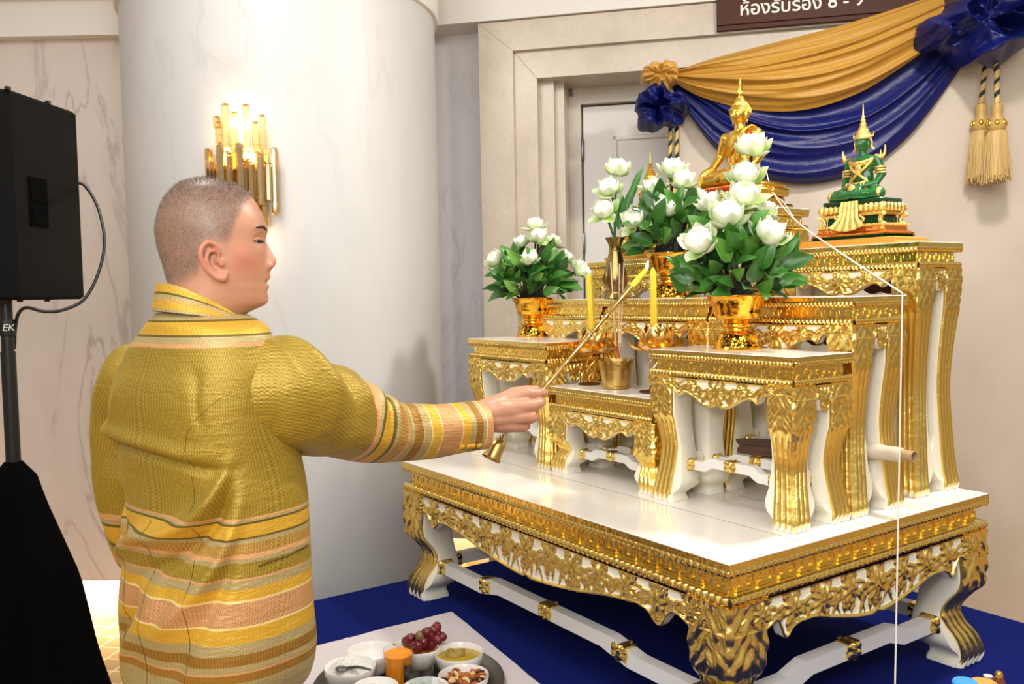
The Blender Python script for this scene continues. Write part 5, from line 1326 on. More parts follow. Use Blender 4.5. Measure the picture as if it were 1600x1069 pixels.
for i in range(34):
    kd = ('chili', 'cashew', 'onion', 'onion')[i % 4]; a, q = r_.uniform(0, 6.28), math.sqrt(r_.uniform(0, .62)) * R
    b = MB(); L = {'chili': .016, 'cashew': .010, 'onion': .011}[kd]; b.tube(spline([(-L, 0, 0), (0, L * .4, .003), (L, 0, 0)], 8), np.array([.5, .9, 1, 1, 1, 1, .9, .4]) * {'chili': .0036, 'cashew': .0048, 'onion': .003}[kd], 7)
    o = obj({'chili': 'chili', 'cashew': 'cashew', 'onion': 'shallot_shred'}[kd], b, kd, loc=c + Vector((q * math.cos(a), q * math.sin(a), h * .70 + .013 * (1 - (q / R) ** 2) + r_.uniform(.003, .010)))); o.rotation_euler = (r_.uniform(-.5, .5), r_.uniform(-.4, .4), r_.uniform(0, 6)); tag(o, lab[kd], 'food', kd + 's on the fried dish')
bt, R, h, c = bowl(586, 1074, 74, 'white bowl of pale food cut by the bottom edge, left of the orange juice'); mound('pale_food', 'pale food in the bowl below the juice glass', 'food', c, R * .9, h * .7, .015, 'rice', .004, 4, 'stuff')
bt, R, h, c = bowl(665, 1074, 74, 'white bowl with dark meat cut by the bottom edge, below the water glass')
me = blob('meat', [('e', (0, 0, 0), (.03, .018, .014)), ('e', (.02, .01, .004), (.02, .016, .014)), ('c', [(-.02, 0, .006), (.02, .01, .012)], [.008, .008])], .0024, 1); o = obj('meat_piece', setmat(me, 'meat'), None, loc=c + Vector((.005, .0, h * .82))); tag(o, 'dark braised meat in the bowl below the water glass', 'meat')
M['glass'] = clear('clear_glass', (.985, .99, .985))
M['juice'] = simple('orange_juice', (.98, .58, .03), .35, Subsurface_Weight=.1); M['water'] = clear('water', (.95, .97, .97), ior=1.33)
def glass(label, px, ptop, w_px, h, fill, mt, flabel, cat):
    c = onz(px, ptop, ZB + h); R = w_px / 2 / F_PX * depth(c); c.z = ZB
    t = thing('drinking_glass', label, 'glass', c, group='drinking glasses')
    b = MB(); b.lathe([(.001, 0), (R * .82, 0), (R * .86, .003), (R, h), (R * .985, h + .001), (R * .97, h), (R * .83, .006), (.001, .006)], 40); obj('tumbler', b, 'glass', parent=t)
    b = MB(); b.lathe([(.001, .0065), (R * .822, .0065), (R * (.822 + .14 * fill), h * fill), (.001, h * fill)], 40); o = obj(flabel[0], b, mt, loc=c); tag(o, flabel[1], cat)
glass('clear glass of orange juice', 622, 1014, 47, .105, .88, 'juice', ('orange_juice', 'orange juice filling the taller glass'), 'juice')
glass('clear glass of water in front of the orange juice', 653, 1033, 50, .098, .78, 'water', ('water', 'water in the shorter glass'), 'water')
# things at the bottom right corner: bottles and caps seen from above
def cap_bottle(name, label, px, py, z, r, mt, prof, cat='bottle'):
    c = onz(px, py, z); t = thing(name, label, cat, (c.x, c.y, ZS)); return t, z - ZS
t, h = cap_bottle('bottle', 'bottle with a bright blue cap at the bottom right corner', 1508, 1064, ZS + .19, .03, None, None)
b = MB(); b.lathe([(.030, 0.0005), (.032, .004), (.032, h - .07), (.027, h - .035)], 28); obj('body', b, 'porcelain', parent=t)
b = MB(); b.lathe([(.0245, h - .036), (.0265, h - .034), (.0265, h - .004), (.023, h)], 28); obj('cap', b, simple('blue_plastic', (.25, .62, .95), .35), parent=t)
t, h = cap_bottle('jar', 'tan lidded jar at the bottom right corner', 1537, 1066, ZS + .17, .03, None, None, 'jar')
b = MB(); b.lathe([(.026, .0005), (.028, .004), (.028, h - .02)], 28); obj('body', b, 'porcelain', parent=t)
b = MB(); b.lathe([(.029, h - .020), (.0295, h - .004), (.026, h)], 28); obj('lid', b, simple('tan_lid', (.80, .62, .30), .45), parent=t)
t, h = cap_bottle('wrapped_sweet', 'pale wrapped bundle with a twisted tip at the bottom right corner', 1544, 1058, ZS + .16, .02, None, None, 'packet')
b = MB(); b.lathe([(.02, .0005), (.028, h * .3), (.026, h * .75), (.010, h * .93), (.006, h * .97), (.010, h * 1.02), (.001, h * 1.03)], 24, wob=lambda th, i: .1 * np.sin(7 * th + i)); obj('wrapper', b, M['white_cloth'], parent=t)
t, h = cap_bottle('bottle', 'small amber bottle with a shiny tip at the bottom right corner', 1561, 1050, ZS + .19, .02, None, None)
b = MB(); b.lathe([(.022, .0005), (.024, .004), (.024, h * .62), (.017, h * .84), (.008, h * .95)], 24); obj('body', b, simple('amber_glass', (.45, .20, .08), .1, 0, Specular_IOR_Level=.7), parent=t)
b = MB(); b.lathe([(.0085, h * .945), (.009, h * .97), (.006, h * 1.0)], 18); obj('tip', b, 'gold_bright', parent=t)
# ------------------------------------------------------------------ the man
TH = math.radians(38); TF_ = FH * math.cos(TH) + RH * math.sin(TH); TL_ = UP.cross(TF_)      # torso facing / its left
PR = at(330, 700, 1.62); PR = Vector((PR.x, PR.y, 0))
man = None
def WL(p): return np.array((p[0] - PR.x, p[1] - PR.y, p[2]))
def pl(px, py, d): return WL(at(px, py, d))
HO = at(345, 481, 1.56); HS = .89
HY = math.radians(14); HX = RH * math.cos(HY) + FH * math.sin(HY); HL = UP.cross(HX)
Hm = np.array(((HX.x, HL.x, 0), (HX.y, HL.y, 0), (0, 0, 1.0))); Ho = WL(HO)
def hd(x, y, z): return Ho + Hm @ np.array((x * HS, y, z))
zF = [-.11, -.03, -.014, -.004, .004, .016, .028, .036, .0445, .052, .063, .074, .1, .118, .137, .156, .173, .187, .199, .214, .224, .2305]
xF = [.030, .034, .044, .066, .086, .0935, .0905, .0955, .0925, .0985, .0965, .0955, .0915, .0885, .0965, .0905, .0835, .0755, .066, .046, .016, -.018]
zB_h = [-.11, .036, .057, .0875, .111, .139, .163, .187, .207, .221, .2275, .2305]
xB_h = [-.088, -.096, -.101, -.109, -.1155, -.118, -.113, -.102, -.085, -.064, -.042, -.024]
zW = [-.11, -.03, 0, .02, .05, .08, .11, .15, .18, .2, .215, .225, .2305]
wW = [.060, .061, .064, .068, .071, .074, .0765, .078, .072, .059, .043, .023, .004]
def head_extra(b):
    nz, na = 110, 132; zz = np.concatenate([np.linspace(-.11, .2, 88), np.linspace(.203, .2305, 22)]); ph = np.arange(na) / na * 2 * PI
    ph = ph + .32 * np.sin(ph) * -1.0
    P = np.zeros((nz, na, 3))
    for i, z in enumerate(zz):
        f, bk, w_ = sip(z, zF, xF), sip(z, zB_h, xB_h), sip(z, zW, wW); cx_ = sip(z, [-.11, .0, .06, .2, .2305], [-.03, -.022, -.005, -.015, -.021])
        c, s = np.cos(ph), np.sin(ph); e = .86
        x = np.where(c > 0, cx_ + (f - cx_) * np.abs(c) ** e, cx_ - (cx_ - bk) * np.abs(c) ** .95); y = w_ * np.sign(s) * np.abs(s) ** .92
        fs = sip(z, [-.11, -.03, -.014, -.004, .004, .016, .05, .074, .1, .118, .156, .173, .187, .199, .214, .224, .2305], [.030, .034, .044, .066, .085, .0905, .092, .0925, .0915, .091, .0905, .0835, .0755, .066, .046, .016, -.018])
        x = x - (f - fs) * (1 - np.exp(-(y / .017) ** 2)) * (c > 0) * np.abs(c) ** e
        q = np.clip((x - cx_) / max(f - cx_, 1e-3), 0, 1); tp = sip(z, [-.11, -.02, .0, .02, .05, .09, .14, .2], [.0, .25, .50, .40, .28, .16, .16, .25])
        y = y * (1 - tp * q ** 1.7)
        nose = sip(z, [.058, .066, .072, .082, .092, .104, .118, .128], [0, .003, .010, .0175, .0145, .0095, .004, 0]); sg = sip(z, [.06, .075, .1, .128], [.0125, .0115, .0075, .008])
        g = np.exp(-(y / sg) ** 2) * (c > 0); x = x + nose * g
        x = x + .007 * np.exp(-((np.abs(y) - .0125) / .006) ** 2) * math.exp(-((z - .073) / .006) ** 2) * (c > .3)      # nostril wings
        x = x - .0075 * np.exp(-((np.abs(y) - .032) / .014) ** 2) * math.exp(-((z - .117) / .011) ** 2) * (c > 0)           # eye sockets
        x = x + .0035 * np.exp(-((np.abs(y) - .03) / .018) ** 2) * math.exp(-((z - .138) / .006) ** 2) * (c > 0)
        x = x - .0045 * np.exp(-(y / .018) ** 4) * math.exp(-((z - .0445) / .0022) ** 2) * (c > 0)                          # mouth line
        y = y + np.sign(y) * .004 * math.exp(-((z - .088) / .02) ** 2) * np.exp(-((x - .055) / .02) ** 2)                   # cheekbone
        P[i, :, 0], P[i, :, 1], P[i, :, 2] = x * HS, y, z
    Q = P.reshape(-1, 3) @ Hm.T + Ho
    b.grid(Q.reshape(P.shape), cv=True, capu=True)
items = []
for sd in (-1, 1):                                         # ears
    def E(zx, zy, out): 
        x, z = (zx - 800) * 3.5e-4, (805 - zy) * 3.43e-4; w_ = sip(z, zW, wW) * .985; return hd(x, sd * (w_ + out), z)
    hel = spline([E(806, 575, .004), E(822, 530, .007), E(800, 490, .011), E(765, 482, .016), E(735, 512, .021), E(731, 560, .021), E(750, 608, .017), E(780, 640, .012), E(812, 660, .009)], 26)
    items.append(('c', hel, np.concatenate([np.linspace(.0032, .0046, 13), np.linspace(.0046, .004, 13)])))
    items.append(('c', [E(815, 655, .007), E(838, 658, .006), E(846, 640, .004)], [.0062, .0068, .0055]))
    items.append(('c', spline([E(800, 520, .006), E(768, 530, .012), E(760, 570, .014), E(778, 610, .010), E(812, 625, .006)], 16), np.full(16, .0034)))
    items.append(('c', spline([E(770, 505, .008), E(752, 545, .010), E(760, 590, .009), E(800, 640, .004)], 14), np.full(14, .0042)))
    items.append(('c', [E(828, 570, .003), E(832, 590, .004)], [.005, .0045]))
# trunk, neck base, legs
def T3(x, y, z): v = TF_ * x + TL_ * y; return np.array((v.x, v.y, z))
TC0 = WL(at(318, 600, 1.60)); TC0[2] = 0
items += [('c', [Ho + Hm @ np.array((-.032, 0, -.05)), Ho + Hm @ np.array((-.03, 0, -.10)), TC0 + T3(0, 0, 1.38)], [.054, .058, .07])]
items += [('e', TC0 + T3(.0, 0, 1.30), (.08, .08, .14)), ('e', TC0 + T3(0, 0, 1.10), (.08, .08, .14)), ('e', TC0 + T3(0, 0, .93), (.09, .09, .12))]
for s in (-1, 1):
    items += [('c', [TC0 + T3(0, s * .09, .90), TC0 + T3(.015, s * .095, .50), TC0 + T3(-.01, s * .10, .09)], [.085, .055, .038]), ('c', [TC0 + T3(-.03, s * .10, .04), TC0 + T3(.15, s * .115, .03)], [.032, .026])]
# arms
SH, EL, WR = pl(400, 610, 1.54), pl(590, 673, 1.75), pl(758, 652, 1.945)
items += [('c', [SH, EL, WR], [.045, .040, .027]), ('c', [WR, pl(772, 652, 1.96)], [.027, .026])]
SHL, ELL, WRL = pl(205, 595, 1.72), pl(194, 755, 1.77), pl(262, 880, 1.95)
items += [('c', [SHL, ELL, WRL], [.038, .036, .028])]
# right hand: metacarpals, fingers, thumb
def ch(*pts): items.append(('c', [pl(*p[:3]) for p in pts], [p[3] for p in pts]))
ch((778, 642, 1.958, .027), (800, 640, 1.976, .0255), (822, 637, 1.988, .0200))
items += [('e', pl(792, 644, 1.985), (.030, .030, .026)), ('e', pl(812, 640, 1.992), (.024, .024, .023))]
ch((758, 640, 1.945, .024), (788, 627, 1.98, .0215), (822, 615, 1.998, .0150))
ch((758, 648, 1.940, .025), (794, 638, 1.968, .021), (831, 634, 1.984, .0150))
ch((758, 656, 1.940, .024), (794, 652, 1.968, .020), (830, 652, 1.982, .0145))
ch((760, 662, 1.945, .020), (794, 664, 1.972, .0175), (817, 666, 1.988, .0140))
ch((822, 615, 1.998, .0140), (841, 615, 2.008, .0106), (851, 614, 2.030, .0090), (844, 612, 2.048, .0078))
ch((831, 634, 1.984, .0142), (844, 630, 1.996, .0108), (847, 629, 2.020, .0092), (838, 625, 2.038, .0078))
ch((830, 652, 1.982, .0135), (836, 652, 1.996, .0104), (835, 650, 2.020, .0090), (826, 643, 2.034, .0078))
ch((817, 666, 1.988, .0130), (823, 666, 2.002, .0094), (820, 663, 2.020, .0080), (812, 655, 2.030, .0070))
ch((780, 628, 1.99, .017), (802, 614, 2.02, .0135), (822, 609, 2.035, .0105), (838, 608, 2.038, .0085))
# left hand, in front of him
ch((262, 880, 1.95, .026), (285, 900, 1.98, .024), (300, 915, 2.00, .018))
for k in range(4): ch((296 + 3 * k, 906 + 8 * k, 2.0, .011), (312 + 2 * k, 918 + 8 * k, 2.02, .0095), (316 + k, 932 + 7 * k, 2.03, .008), (312, 942 + 6 * k, 2.025, .007))
ch((280, 895, 2.0, .014), (298, 898, 2.03, .0105), (312, 905, 2.045, .0085))
bm_ = blob('person', items, .0024, 2, head_extra)
co = np.zeros(len(bm_.vertices) * 3); bm_.vertices.foreach_get('co', co); co = co.reshape(-1, 3); HC = (co - Ho) @ Hm
HC[:, 0] /= HS; hx, hy, hz = HC[:, 0], HC[:, 1], HC[:, 2]
line_ = np.interp(hx, [-.12, -.06, -.035, -.026, -.018, .022, .032, .040, .055, .072], [.040, .046, .058, .085, .112, .112, .128, .150, .182, .206])
earm = (np.abs(hy) > sip(hz, zW, wW) + .0035) & (np.abs(hx) < .045) & (hz < .125) & (hz > .03)
hairm = 1 / (1 + np.exp(-(hz - line_) / .006)); hairm[(earm) | (hz < .02)] = 0
at_ = bm_.attributes.new('hair', 'FLOAT', 'POINT'); at_.data.foreach_set('value', hairm.astype(np.float32))
top_ = np.clip((hz - .165) / .05, 0, 1); at_ = bm_.attributes.new('crown', 'FLOAT', 'POINT'); at_.data.foreach_set('value', top_.astype(np.float32))
red = np.exp(-((hz - .08) / .03) ** 2) * np.exp(-((hx - .055) / .03) ** 2) * (hz > -.05) + .9 * earm 
hp = (np.linalg.norm(co - pl(830, 655, 1.99), axis=1) < .035) * .5; at_ = bm_.attributes.new('blush', 'FLOAT', 'POINT'); at_.data.foreach_set('value', np.clip(red + hp, 0, 1).astype(np.float32))
def skin():
    t = NT('skin'); t.P(Roughness=.42, Subsurface_Weight=.10, Subsurface_Radius=(.012, .005, .003), Specular_IOR_Level=.45)
    v = t.coord(); n = t.noise(v, 40, 4, .6)
    c = t.mix(n, lin((.70, .50, .39)), lin((.76, .56, .45)))
    bl = t.add('ShaderNodeAttribute', attribute_name='blush'); c = t.mix(t.math('MULTIPLY', bl.outputs['Fac'], .55), c, lin((.74, .43, .35)))
    h = t.add('ShaderNodeAttribute', attribute_name='hair'); cr_ = t.add('ShaderNodeAttribute', attribute_name='crown')
    sp_ = t.noise(t.coord('Object', (1, 1, .7)), 620, 3, .7); sp2 = t.noise(v, 55, 3, .6)
    hc = t.mix(t.ramp(sp_, [(.35, (0, 0, 0)), (.62, (1, 1, 1))]), lin((.27, .22, .185)), lin((.52, .435, .37)))
    hc = t.mix(t.math('MULTIPLY', cr_.outputs['Fac'], .85), hc, lin((.30, .25, .215)))
    fac = t.math('MULTIPLY', h.outputs['Fac'], t.math('MULTIPLY_ADD', sp2, .4, .58))
    t.col(t.mix(fac, c, hc)); t.bump(t.noise(v, 300, 3), .12, .0015); return t.m
M['skin'] = skin(); setmat(bm_, 'skin')
man = bpy.data.objects.new('person', bm_); COL.objects.link(man); man.location = PR
tag(man, 'man with cropped grey hair in a striped gold silk jacket, holding out a candle lighter', 'person')
# cropped hair: thousands of short bristles
vn = np.zeros(len(bm_.vertices) * 3); bm_.vertices.foreach_get('normal', vn); vn = vn.reshape(-1, 3)
cand = np.where(hairm > .35)[0]; r_ = np.random.default_rng(9); pick = r_.choice(cand, min(len(cand), 15000), replace=True)
L_h = (.0022 + .0038 * top_[pick]) * r_.uniform(.6, 1.25, len(pick)) * hairm[pick]; dn = vn[pick] + r_.normal(0, .35, (len(pick), 3)) + np.array((HX.x, HX.y, 0)) * .35 * top_[pick][:, None]
dn /= np.linalg.norm(dn, axis=1)[:, None]; sdv = np.cross(dn, r_.normal(0, 1, (len(pick), 3))); sdv /= np.linalg.norm(sdv, axis=1)[:, None]
p0 = co[pick] + r_.normal(0, .0008, (len(pick), 3)); w_h = .00026
tri = np.stack([p0 - sdv * w_h, p0 + sdv * w_h, p0 + dn * L_h[:, None]], 1).reshape(-1, 3); back = np.clip((-HC[pick, 0] - .06) / .05, 0, 1) * np.clip(1 - (HC[pick, 2] - .09) / .08, 0, 1)
gray = np.where(r_.random(len(pick)) < .22 + .40 * back, r_.uniform(.55, .85, len(pick)), r_.uniform(0, .38, len(pick)))
hb = MB(); hb.raw(tri, [(3 * i, 3 * i + 1, 3 * i + 2) for i in range(len(pick))], rel=np.repeat(gray, 3))
t = NT('grey_hair'); t.P(Roughness=.5); a = t.add('ShaderNodeAttribute', attribute_name='relief'); t.col(t.ramp(a.outputs['Fac'], [(0, (.24, .20, .17)), (.5, (.46, .40, .35)), (1, (.88, .85, .80))])); M['hair'] = t.m
o = obj('hair', hb, 'hair', parent=man, smooth=False, recalc=False); o['kind'] = 'stuff'
def headpart(nm, b, mt, **k): 
    o = obj(nm, b, mt, parent=man, **k); o.matrix_local = Matrix(((Hm[0, 0] * HS, Hm[0, 1], 0, Ho[0]), (Hm[1, 0] * HS, Hm[1, 1], 0, Ho[1]), (0, 0, 1, Ho[2]), (0, 0, 0, 1))); return o
def surf(y, z):
    k = (np.abs(hy - y) < .0035) & (np.abs(hz - z) < .0035) & (hx > 0); return float(hx[k].max()) if k.any() else .08
for s in (-1, 1):
    b = MB(); u = np.linspace(0, 1, 12); ys_, zs_ = s * (.013 + .034 * u), .1385 + .005 * np.sin(u * 2.6) - .002
    b.tube(np.stack([[surf(a, c) - .0008 for a, c in zip(ys_, zs_)], ys_, zs_], -1), .0026 * np.sin(PI * (.12 + .83 * u)) ** .7, 8); headpart('eyebrow', b, simple('dark_brow', (.22, .165, .135), .7))
    ex = surf(s * .031, .1165) - .0112; b = MB(); b.sphere((ex, s * .031, .1165), .0105, 18, 12); e_ = headpart('eye', b, simple('eye_white', (.80, .76, .72), .2))
    b = MB(); b.sphere((ex + .0058, s * .0305, .1160), .0056, 14, 10); obj('iris', b, simple('iris', (.07, .05, .04), .15), parent=e_)
    u = np.linspace(-1, 1, 14); ys_ = s * (.031 + .0145 * u)
    for dz, rr, mt in ((.0040, .0030, M['skin']), (-.0008, .0017, 'dark_lash')):
        zs_ = .1165 + dz * (1 - .75 * u * u)
        if mt == 'dark_lash': M.setdefault('dark_lash', simple('dark_lash', (.08, .06, .05), .7))
        b = MB(); b.tube(np.stack([[surf(a, c) - .0010 + (.0014 if rr < .002 else 0) for a, c in zip(ys_, zs_)], ys_, zs_], -1), rr * (1 - .45 * np.abs(u)), 8); headpart('eyelid' if rr > .002 else 'lashes', b, mt)
# ------------------------------------------------------------------ silk jacket
OL, YL, PK, GR, BR, DK, WT, TN = (.69, .575, .185), (.83, .645, .20), (.85, .63, .42), (.70, .62, .42), (.66, .47, .17), (.42, .36, .13), (.93, .82, .55), (.80, .62, .30)
def brocade(name, stops, lo, hi):
    """stops: list of (v, colour, pattern) from low to high v"""
    t = NT(name); t.P(Metallic=.35, Roughness=.48, Sheen_Weight=.18, Sheen_Roughness=.35, Specular_IOR_Level=.5, Anisotropic=.3)
    t.b.inputs['Sheen Tint'].default_value = lin((.98, .88, .42))
    uv = t.add('ShaderNodeUVMap'); s = t.add('ShaderNodeSeparateXYZ'); t.link(uv.outputs[0], s.inputs[0]); U, V = s.outputs['X'], s.outputs['Y']
    vn_ = t.math('DIVIDE', t.math('SUBTRACT', V, lo), hi - lo)
    cc = t.ramp(vn_, [(max(0, (v - lo) / (hi - lo)), c) for v, c, p in stops], 'CONSTANT')
    pp = t.ramp(vn_, [(max(0, (v - lo) / (hi - lo)), (p, p, p, 1)) for v, c, p in stops], 'CONSTANT')
    k = 2 * PI / .0068
    sv = t.math('SINE', t.math('MULTIPLY', V, k)); su = t.math('SINE', t.math('ADD', t.math('MULTIPLY', U, k), t.math('MULTIPLY', sv, 1.1)))
    w_ = t.math('MULTIPLY', su, t.math('MULTIPLY_ADD', sv, .5, .6)); w2 = t.math('MULTIPLY_ADD', w_, .5, .5)
    fine = t.math('SINE', t.math('MULTIPLY', V, k * 3))
    t.col(t.mix(t.math('MULTIPLY', pp, t.math('SUBTRACT', 1, w2)), cc, lin((.30, .21, .04)), 'MIX'))
    nz_ = t.noise(t.coord('Object', (1, 1, 3)), 26, 4, .55, .3)
    h = t.math('ADD', t.math('MULTIPLY', w2, .25), t.math('ADD', t.math('MULTIPLY', fine, .04), t.math('MULTIPLY', nz_, 1.6)))
    t.bump(h, .38, .005); return t.m
def yz(y, d=1.47): return CAM.z - (y - 470) / F_PX * d
def zy_(q): return yz(760 + q / 3.459)
Lw = [(0, GR, .2), (1045, BR, .35), (995, PK, .1), (982, GR, .15), (950, BR, .6), (890, GR, .15), (838, YL, .05), (752, WT, 0), (747, PK, .4), (610, WT, 0), (605, YL, .05), (540, GR, .15), (498, PK, .1), (484, OL, .6), (412, GR, .15), (382, PK, .05), (366, TN, .6), (298, GR, .1), (280, DK, .3), (268, YL, .06), (203, DK, .3), (190, GR, .1), (178, PK, .1), (160, OL, .55)]
stops = [(.70, GR, .2)] + [(zy_(q), c, p) for q, c, p in Lw[1:]]
# the first entry of each pair above is the LOWER edge of its colour
Up = [(541, PK, .1), (535, GR, .1), (527, DK, .3), (523, YL, .05), (503, DK, .3), (499, GR, .1), (490, YL, .1)]
stops += [(yz(y, 1.53), c, p) for y, c, p in Up]
M['jacket'] = brocade('gold_silk', stops, .70, 1.62)
rings = [(1064, 190, 466), (1050, 187, 478), (1030, 185, 486), (1000, 184, 491), (940, 184, 488), (880, 190, 485), (820, 197, 482), (760, 196, 477), (700, 184, 466), (650, 170, 460), (610, 166, 456), (570, 178, 448), (545, 190, 436), (525, 206, 430), (508, 222, 418), (497, 236, 396), (488, 247, 374)]
na = 260; ph = np.arange(na + 1) / na * 2 * PI                        # 0 = centre of the back, growing towards his right
yy = np.concatenate([np.linspace(1064, 560, 150), np.linspace(557, 488, 46)]); rr_ = np.array(rings)[::-1]
nzr = len(yy); P = np.zeros((nzr, na + 1, 3)); UV = np.zeros((nzr, na + 1, 2))
B3 = -TF_; R3 = -TL_
def crease(S, Z, a, c, A, sg, soft=.35):
    (s0, z0), (s1, z1) = a, c; L2 = (s1 - s0) ** 2 + (z1 - z0) ** 2; tt = ((S - s0) * (s1 - s0) + (Z - z0) * (z1 - z0)) / L2
    d = ((S - s0) * (z1 - z0) - (Z - z0) * (s1 - s0)) / math.sqrt(L2); bend = .012 * np.sin(tt * 5)
    return A * np.exp(-((d + bend) / sg) ** 2) * np.clip(np.minimum(tt + .12, 1.12 - tt) / soft, 0, 1)
for i, y in enumerate(yy):
    l, r = sip(y, rr_[:, 0], rr_[:, 1]), sip(y, rr_[:, 0], rr_[:, 2]); d = sip(y, [488, 520, 560, 700, 1064], [1.560, 1.566, 1.58, 1.60, 1.62])
    c = at((l + r) / 2, y, d); s_half = (r - l) / 2 / F_PX * d
    k = sip(y, [488, 510, 540, 600, 800, 1064], [1.0, .72, .62, .62, .68, .70]); e = sip(y, [488, 510, 560, 1064], [2.0, 2.2, 2.5, 2.5])
    a = s_half / math.sqrt(math.cos(TH) ** 2 + (k * math.sin(TH)) ** 2) * .985; b_ = a * k
    cs, sn = np.cos(ph), np.sin(ph); X = b_ * np.sign(cs) * np.abs(cs) ** (2 / e); Y = a * np.sign(sn) * np.abs(sn) ** (2 / e)
    z = c.z; S = a * ph.copy(); S = np.where(ph > PI, S - 2 * PI * a, S); Z = np.full(na + 1, z)
    D = crease(S, Z, (.20, 1.25), (-.10, 1.06), 0.0232, .016) + crease(S, Z, (.20, 1.235), (-.02, 1.03), -0.0190, .013) + crease(S, Z, (.22, 1.20), (.02, .93), 0.0169, .018) + crease(S, Z, (.20, 1.15), (.05, .86), -0.0126, .02) \
        + crease(S, Z, (.02, 1.05), (-.06, .86), 0.0148, .018) + crease(S, Z, (-.02, 1.02), (-.13, .90), -0.0148, .016) + crease(S, Z, (-.20, 1.262), (.20, 1.262), -0.0137, .009) + crease(S, Z, (-.22, 1.28), (.14, 1.285), 0.0122, .016) \
        + crease(S, Z, (-.25, 1.34), (-.10, 1.30), 0.0092, .012) + crease(S, Z, (-.24, 1.25), (-.06, 1.21), 0.0092, .014) + crease(S, Z, (-.24, 1.21), (-.08, 1.13), -0.0092, .012) + crease(S, Z, (-.22, 1.15), (-.05, 1.08), 0.0092, .014) \
        + crease(S, Z, (-.15, 1.44), (-.16, 1.30), -0.0107, .018) + crease(S, Z, (-.05, 1.40), (-.12, 1.28), 0.0061, .02) + crease(S, Z, (.10, 1.42), (.16, 1.33), -0.0046, .014)
    D += .003 * np.sin(S * 21 + z * 13) * math.exp(-((z - 1.05) / .2) ** 2) + (.004 * np.sin(S * 16 + 1) * np.clip((1.0 - z) / .15, 0, 1))
    X = X + D * np.sign(cs) * np.abs(cs) ** .6; Y = Y + D * .6 * sn
    hem = .014 * np.exp(-((S - .06) / .03) ** 2) * 0
    W3 = np.array(c)[None] + X[:, None] * np.array(B3) + Y[:, None] * np.array(R3)
    P[i] = W3 - np.array((PR.x, PR.y, 0)); UV[i, :, 0] = S; UV[i, :, 1] = z
# shoulder seam slope: cloth rises a little towards the neck at the back
b = MB(); b.grid(P, uv=UV)
jk = obj('jacket', b, 'jacket', parent=man, angle=0)
# curved back panel seams
def seam(pts_uv, r=.0007):
    """thin sewn line following the jacket surface, given as (angle index fraction, row)"""
    Q = []
    for (f, y) in pts_uv:
        i = int(np.argmin(np.abs(yy - y))); j = int(round((f % 1) * na)) % na; q_ = (f % 1) * na; j = int(q_); g = q_ - j; pj = P[i, j] * (1 - g) + P[i, (j + 1) % na] * g; nn = pj - P[i].mean(0); nn[2] = 0; nn /= np.linalg.norm(nn); Q.append(pj + nn * .0004)
    return np.array(Q)
M['seam_thread'] = simple('dark_seam_thread', (.36, .28, .08), .8)  # dark olive thread for the jacket's seams and pocket welt
def fy(y0, y1, fn, n=40): return [(fn(t_), y0 + (y1 - y0) * t_) for t_ in np.linspace(0, 1, n)]
for pts_ in (fy(600, 1060, lambda t_: .085 - .118 * (1 - min(1, t_ * 6)) ** 2 * -1 * .9 - .012 * t_), fy(790, 1060, lambda t_: .0 + .004 * t_), fy(800, 1055, lambda t_: -.06), fy(545, 560, lambda t_: .045)):
    b = MB(); b.tube(seam(pts_), .0005, 5); obj('seam', b, 'seam_thread', parent=jk)
# welt pocket at his right side
b = MB(); q = seam([(.215 + .02 * k, 846 - 1.2 * k) for k in range(6)]); b.tube(q, .0022, 6); obj('pocket_welt', b, 'seam_thread', parent=jk)
# sleeves
def sleeve(path, rad, stops, lo, hi, nm, folds, seed, vflip=False, ell=1.0):
    n = 150; pth = spline(path, n); rd = sip(np.linspace(0, 1, n), np.linspace(0, 1, len(rad)), rad); seg = 90
    T = np.gradient(pth, axis=0); T /= np.linalg.norm(T, axis=1)[:, None]; N = np.zeros_like(pth); u0 = np.array((0, 0, 1.0))
    N = u0 - T * (T @ u0)[:, None]; N /= np.linalg.norm(N, axis=1)[:, None]; Bn = np.cross(T, N); th = np.arange(seg + 1) / seg * 2 * PI
    s = np.concatenate([[0], np.cumsum(np.linalg.norm(np.diff(pth, axis=0), axis=1))]); r_ = np.random.default_rng(seed); Pn = np.zeros((n, seg + 1, 3)); UVn = np.zeros((n, seg + 1, 2)); p_ = r_.uniform(0, 6, 6)
    for i in range(n):
        D = np.zeros(seg + 1)
        for (sc_, w_, A, t0, tw, sl) in folds:                         # centre along sleeve, width, height, angle, angular width, slant
            dth = (th - t0 + PI) % (2 * PI) - PI
            D += 1.2 * A * np.exp(-((s[i] - sc_ - sl * np.sin(dth)) / w_) ** 2) * np.exp(-(dth / tw) ** 2)
        D += .0015 * np.sin(5 * th + 14 * s[i] + p_[0]) + .001 * np.sin(3 * th - 31 * s[i] + p_[1])
        r2 = rd[i] + D; Pn[i] = pth[i] + r2[:, None] * (np.cos(th)[:, None] * N[i] + ell * np.sin(th)[:, None] * Bn[i]); UVn[i, :, 0] = th * rd[i]; UVn[i, :, 1] = s[i]
    b = MB(); b.grid(Pn, uv=UVn)
    inn = Pn[-1][None] + np.linspace(0, 1, 5)[:, None, None] * ((pth[-1] - T[-1] * .03)[None, None] + (Pn[-1] - pth[-1])[None] * .94 - Pn[-1][None]); b.grid(inn, uv=np.repeat(UVn[-1][None], 5, 0), flip=True)
    b.grid(pth[0] + (Pn[0] - pth[0])[None] * np.linspace(1, .02, 4)[:, None, None] - T[0] * np.array((0, .006, .010, .012))[:, None, None], uv=np.repeat(UVn[0][None], 4, 0))
    return obj(nm, b, brocade(nm + '_silk', stops, lo, hi), parent=jk, angle=0), pth, s, Pn
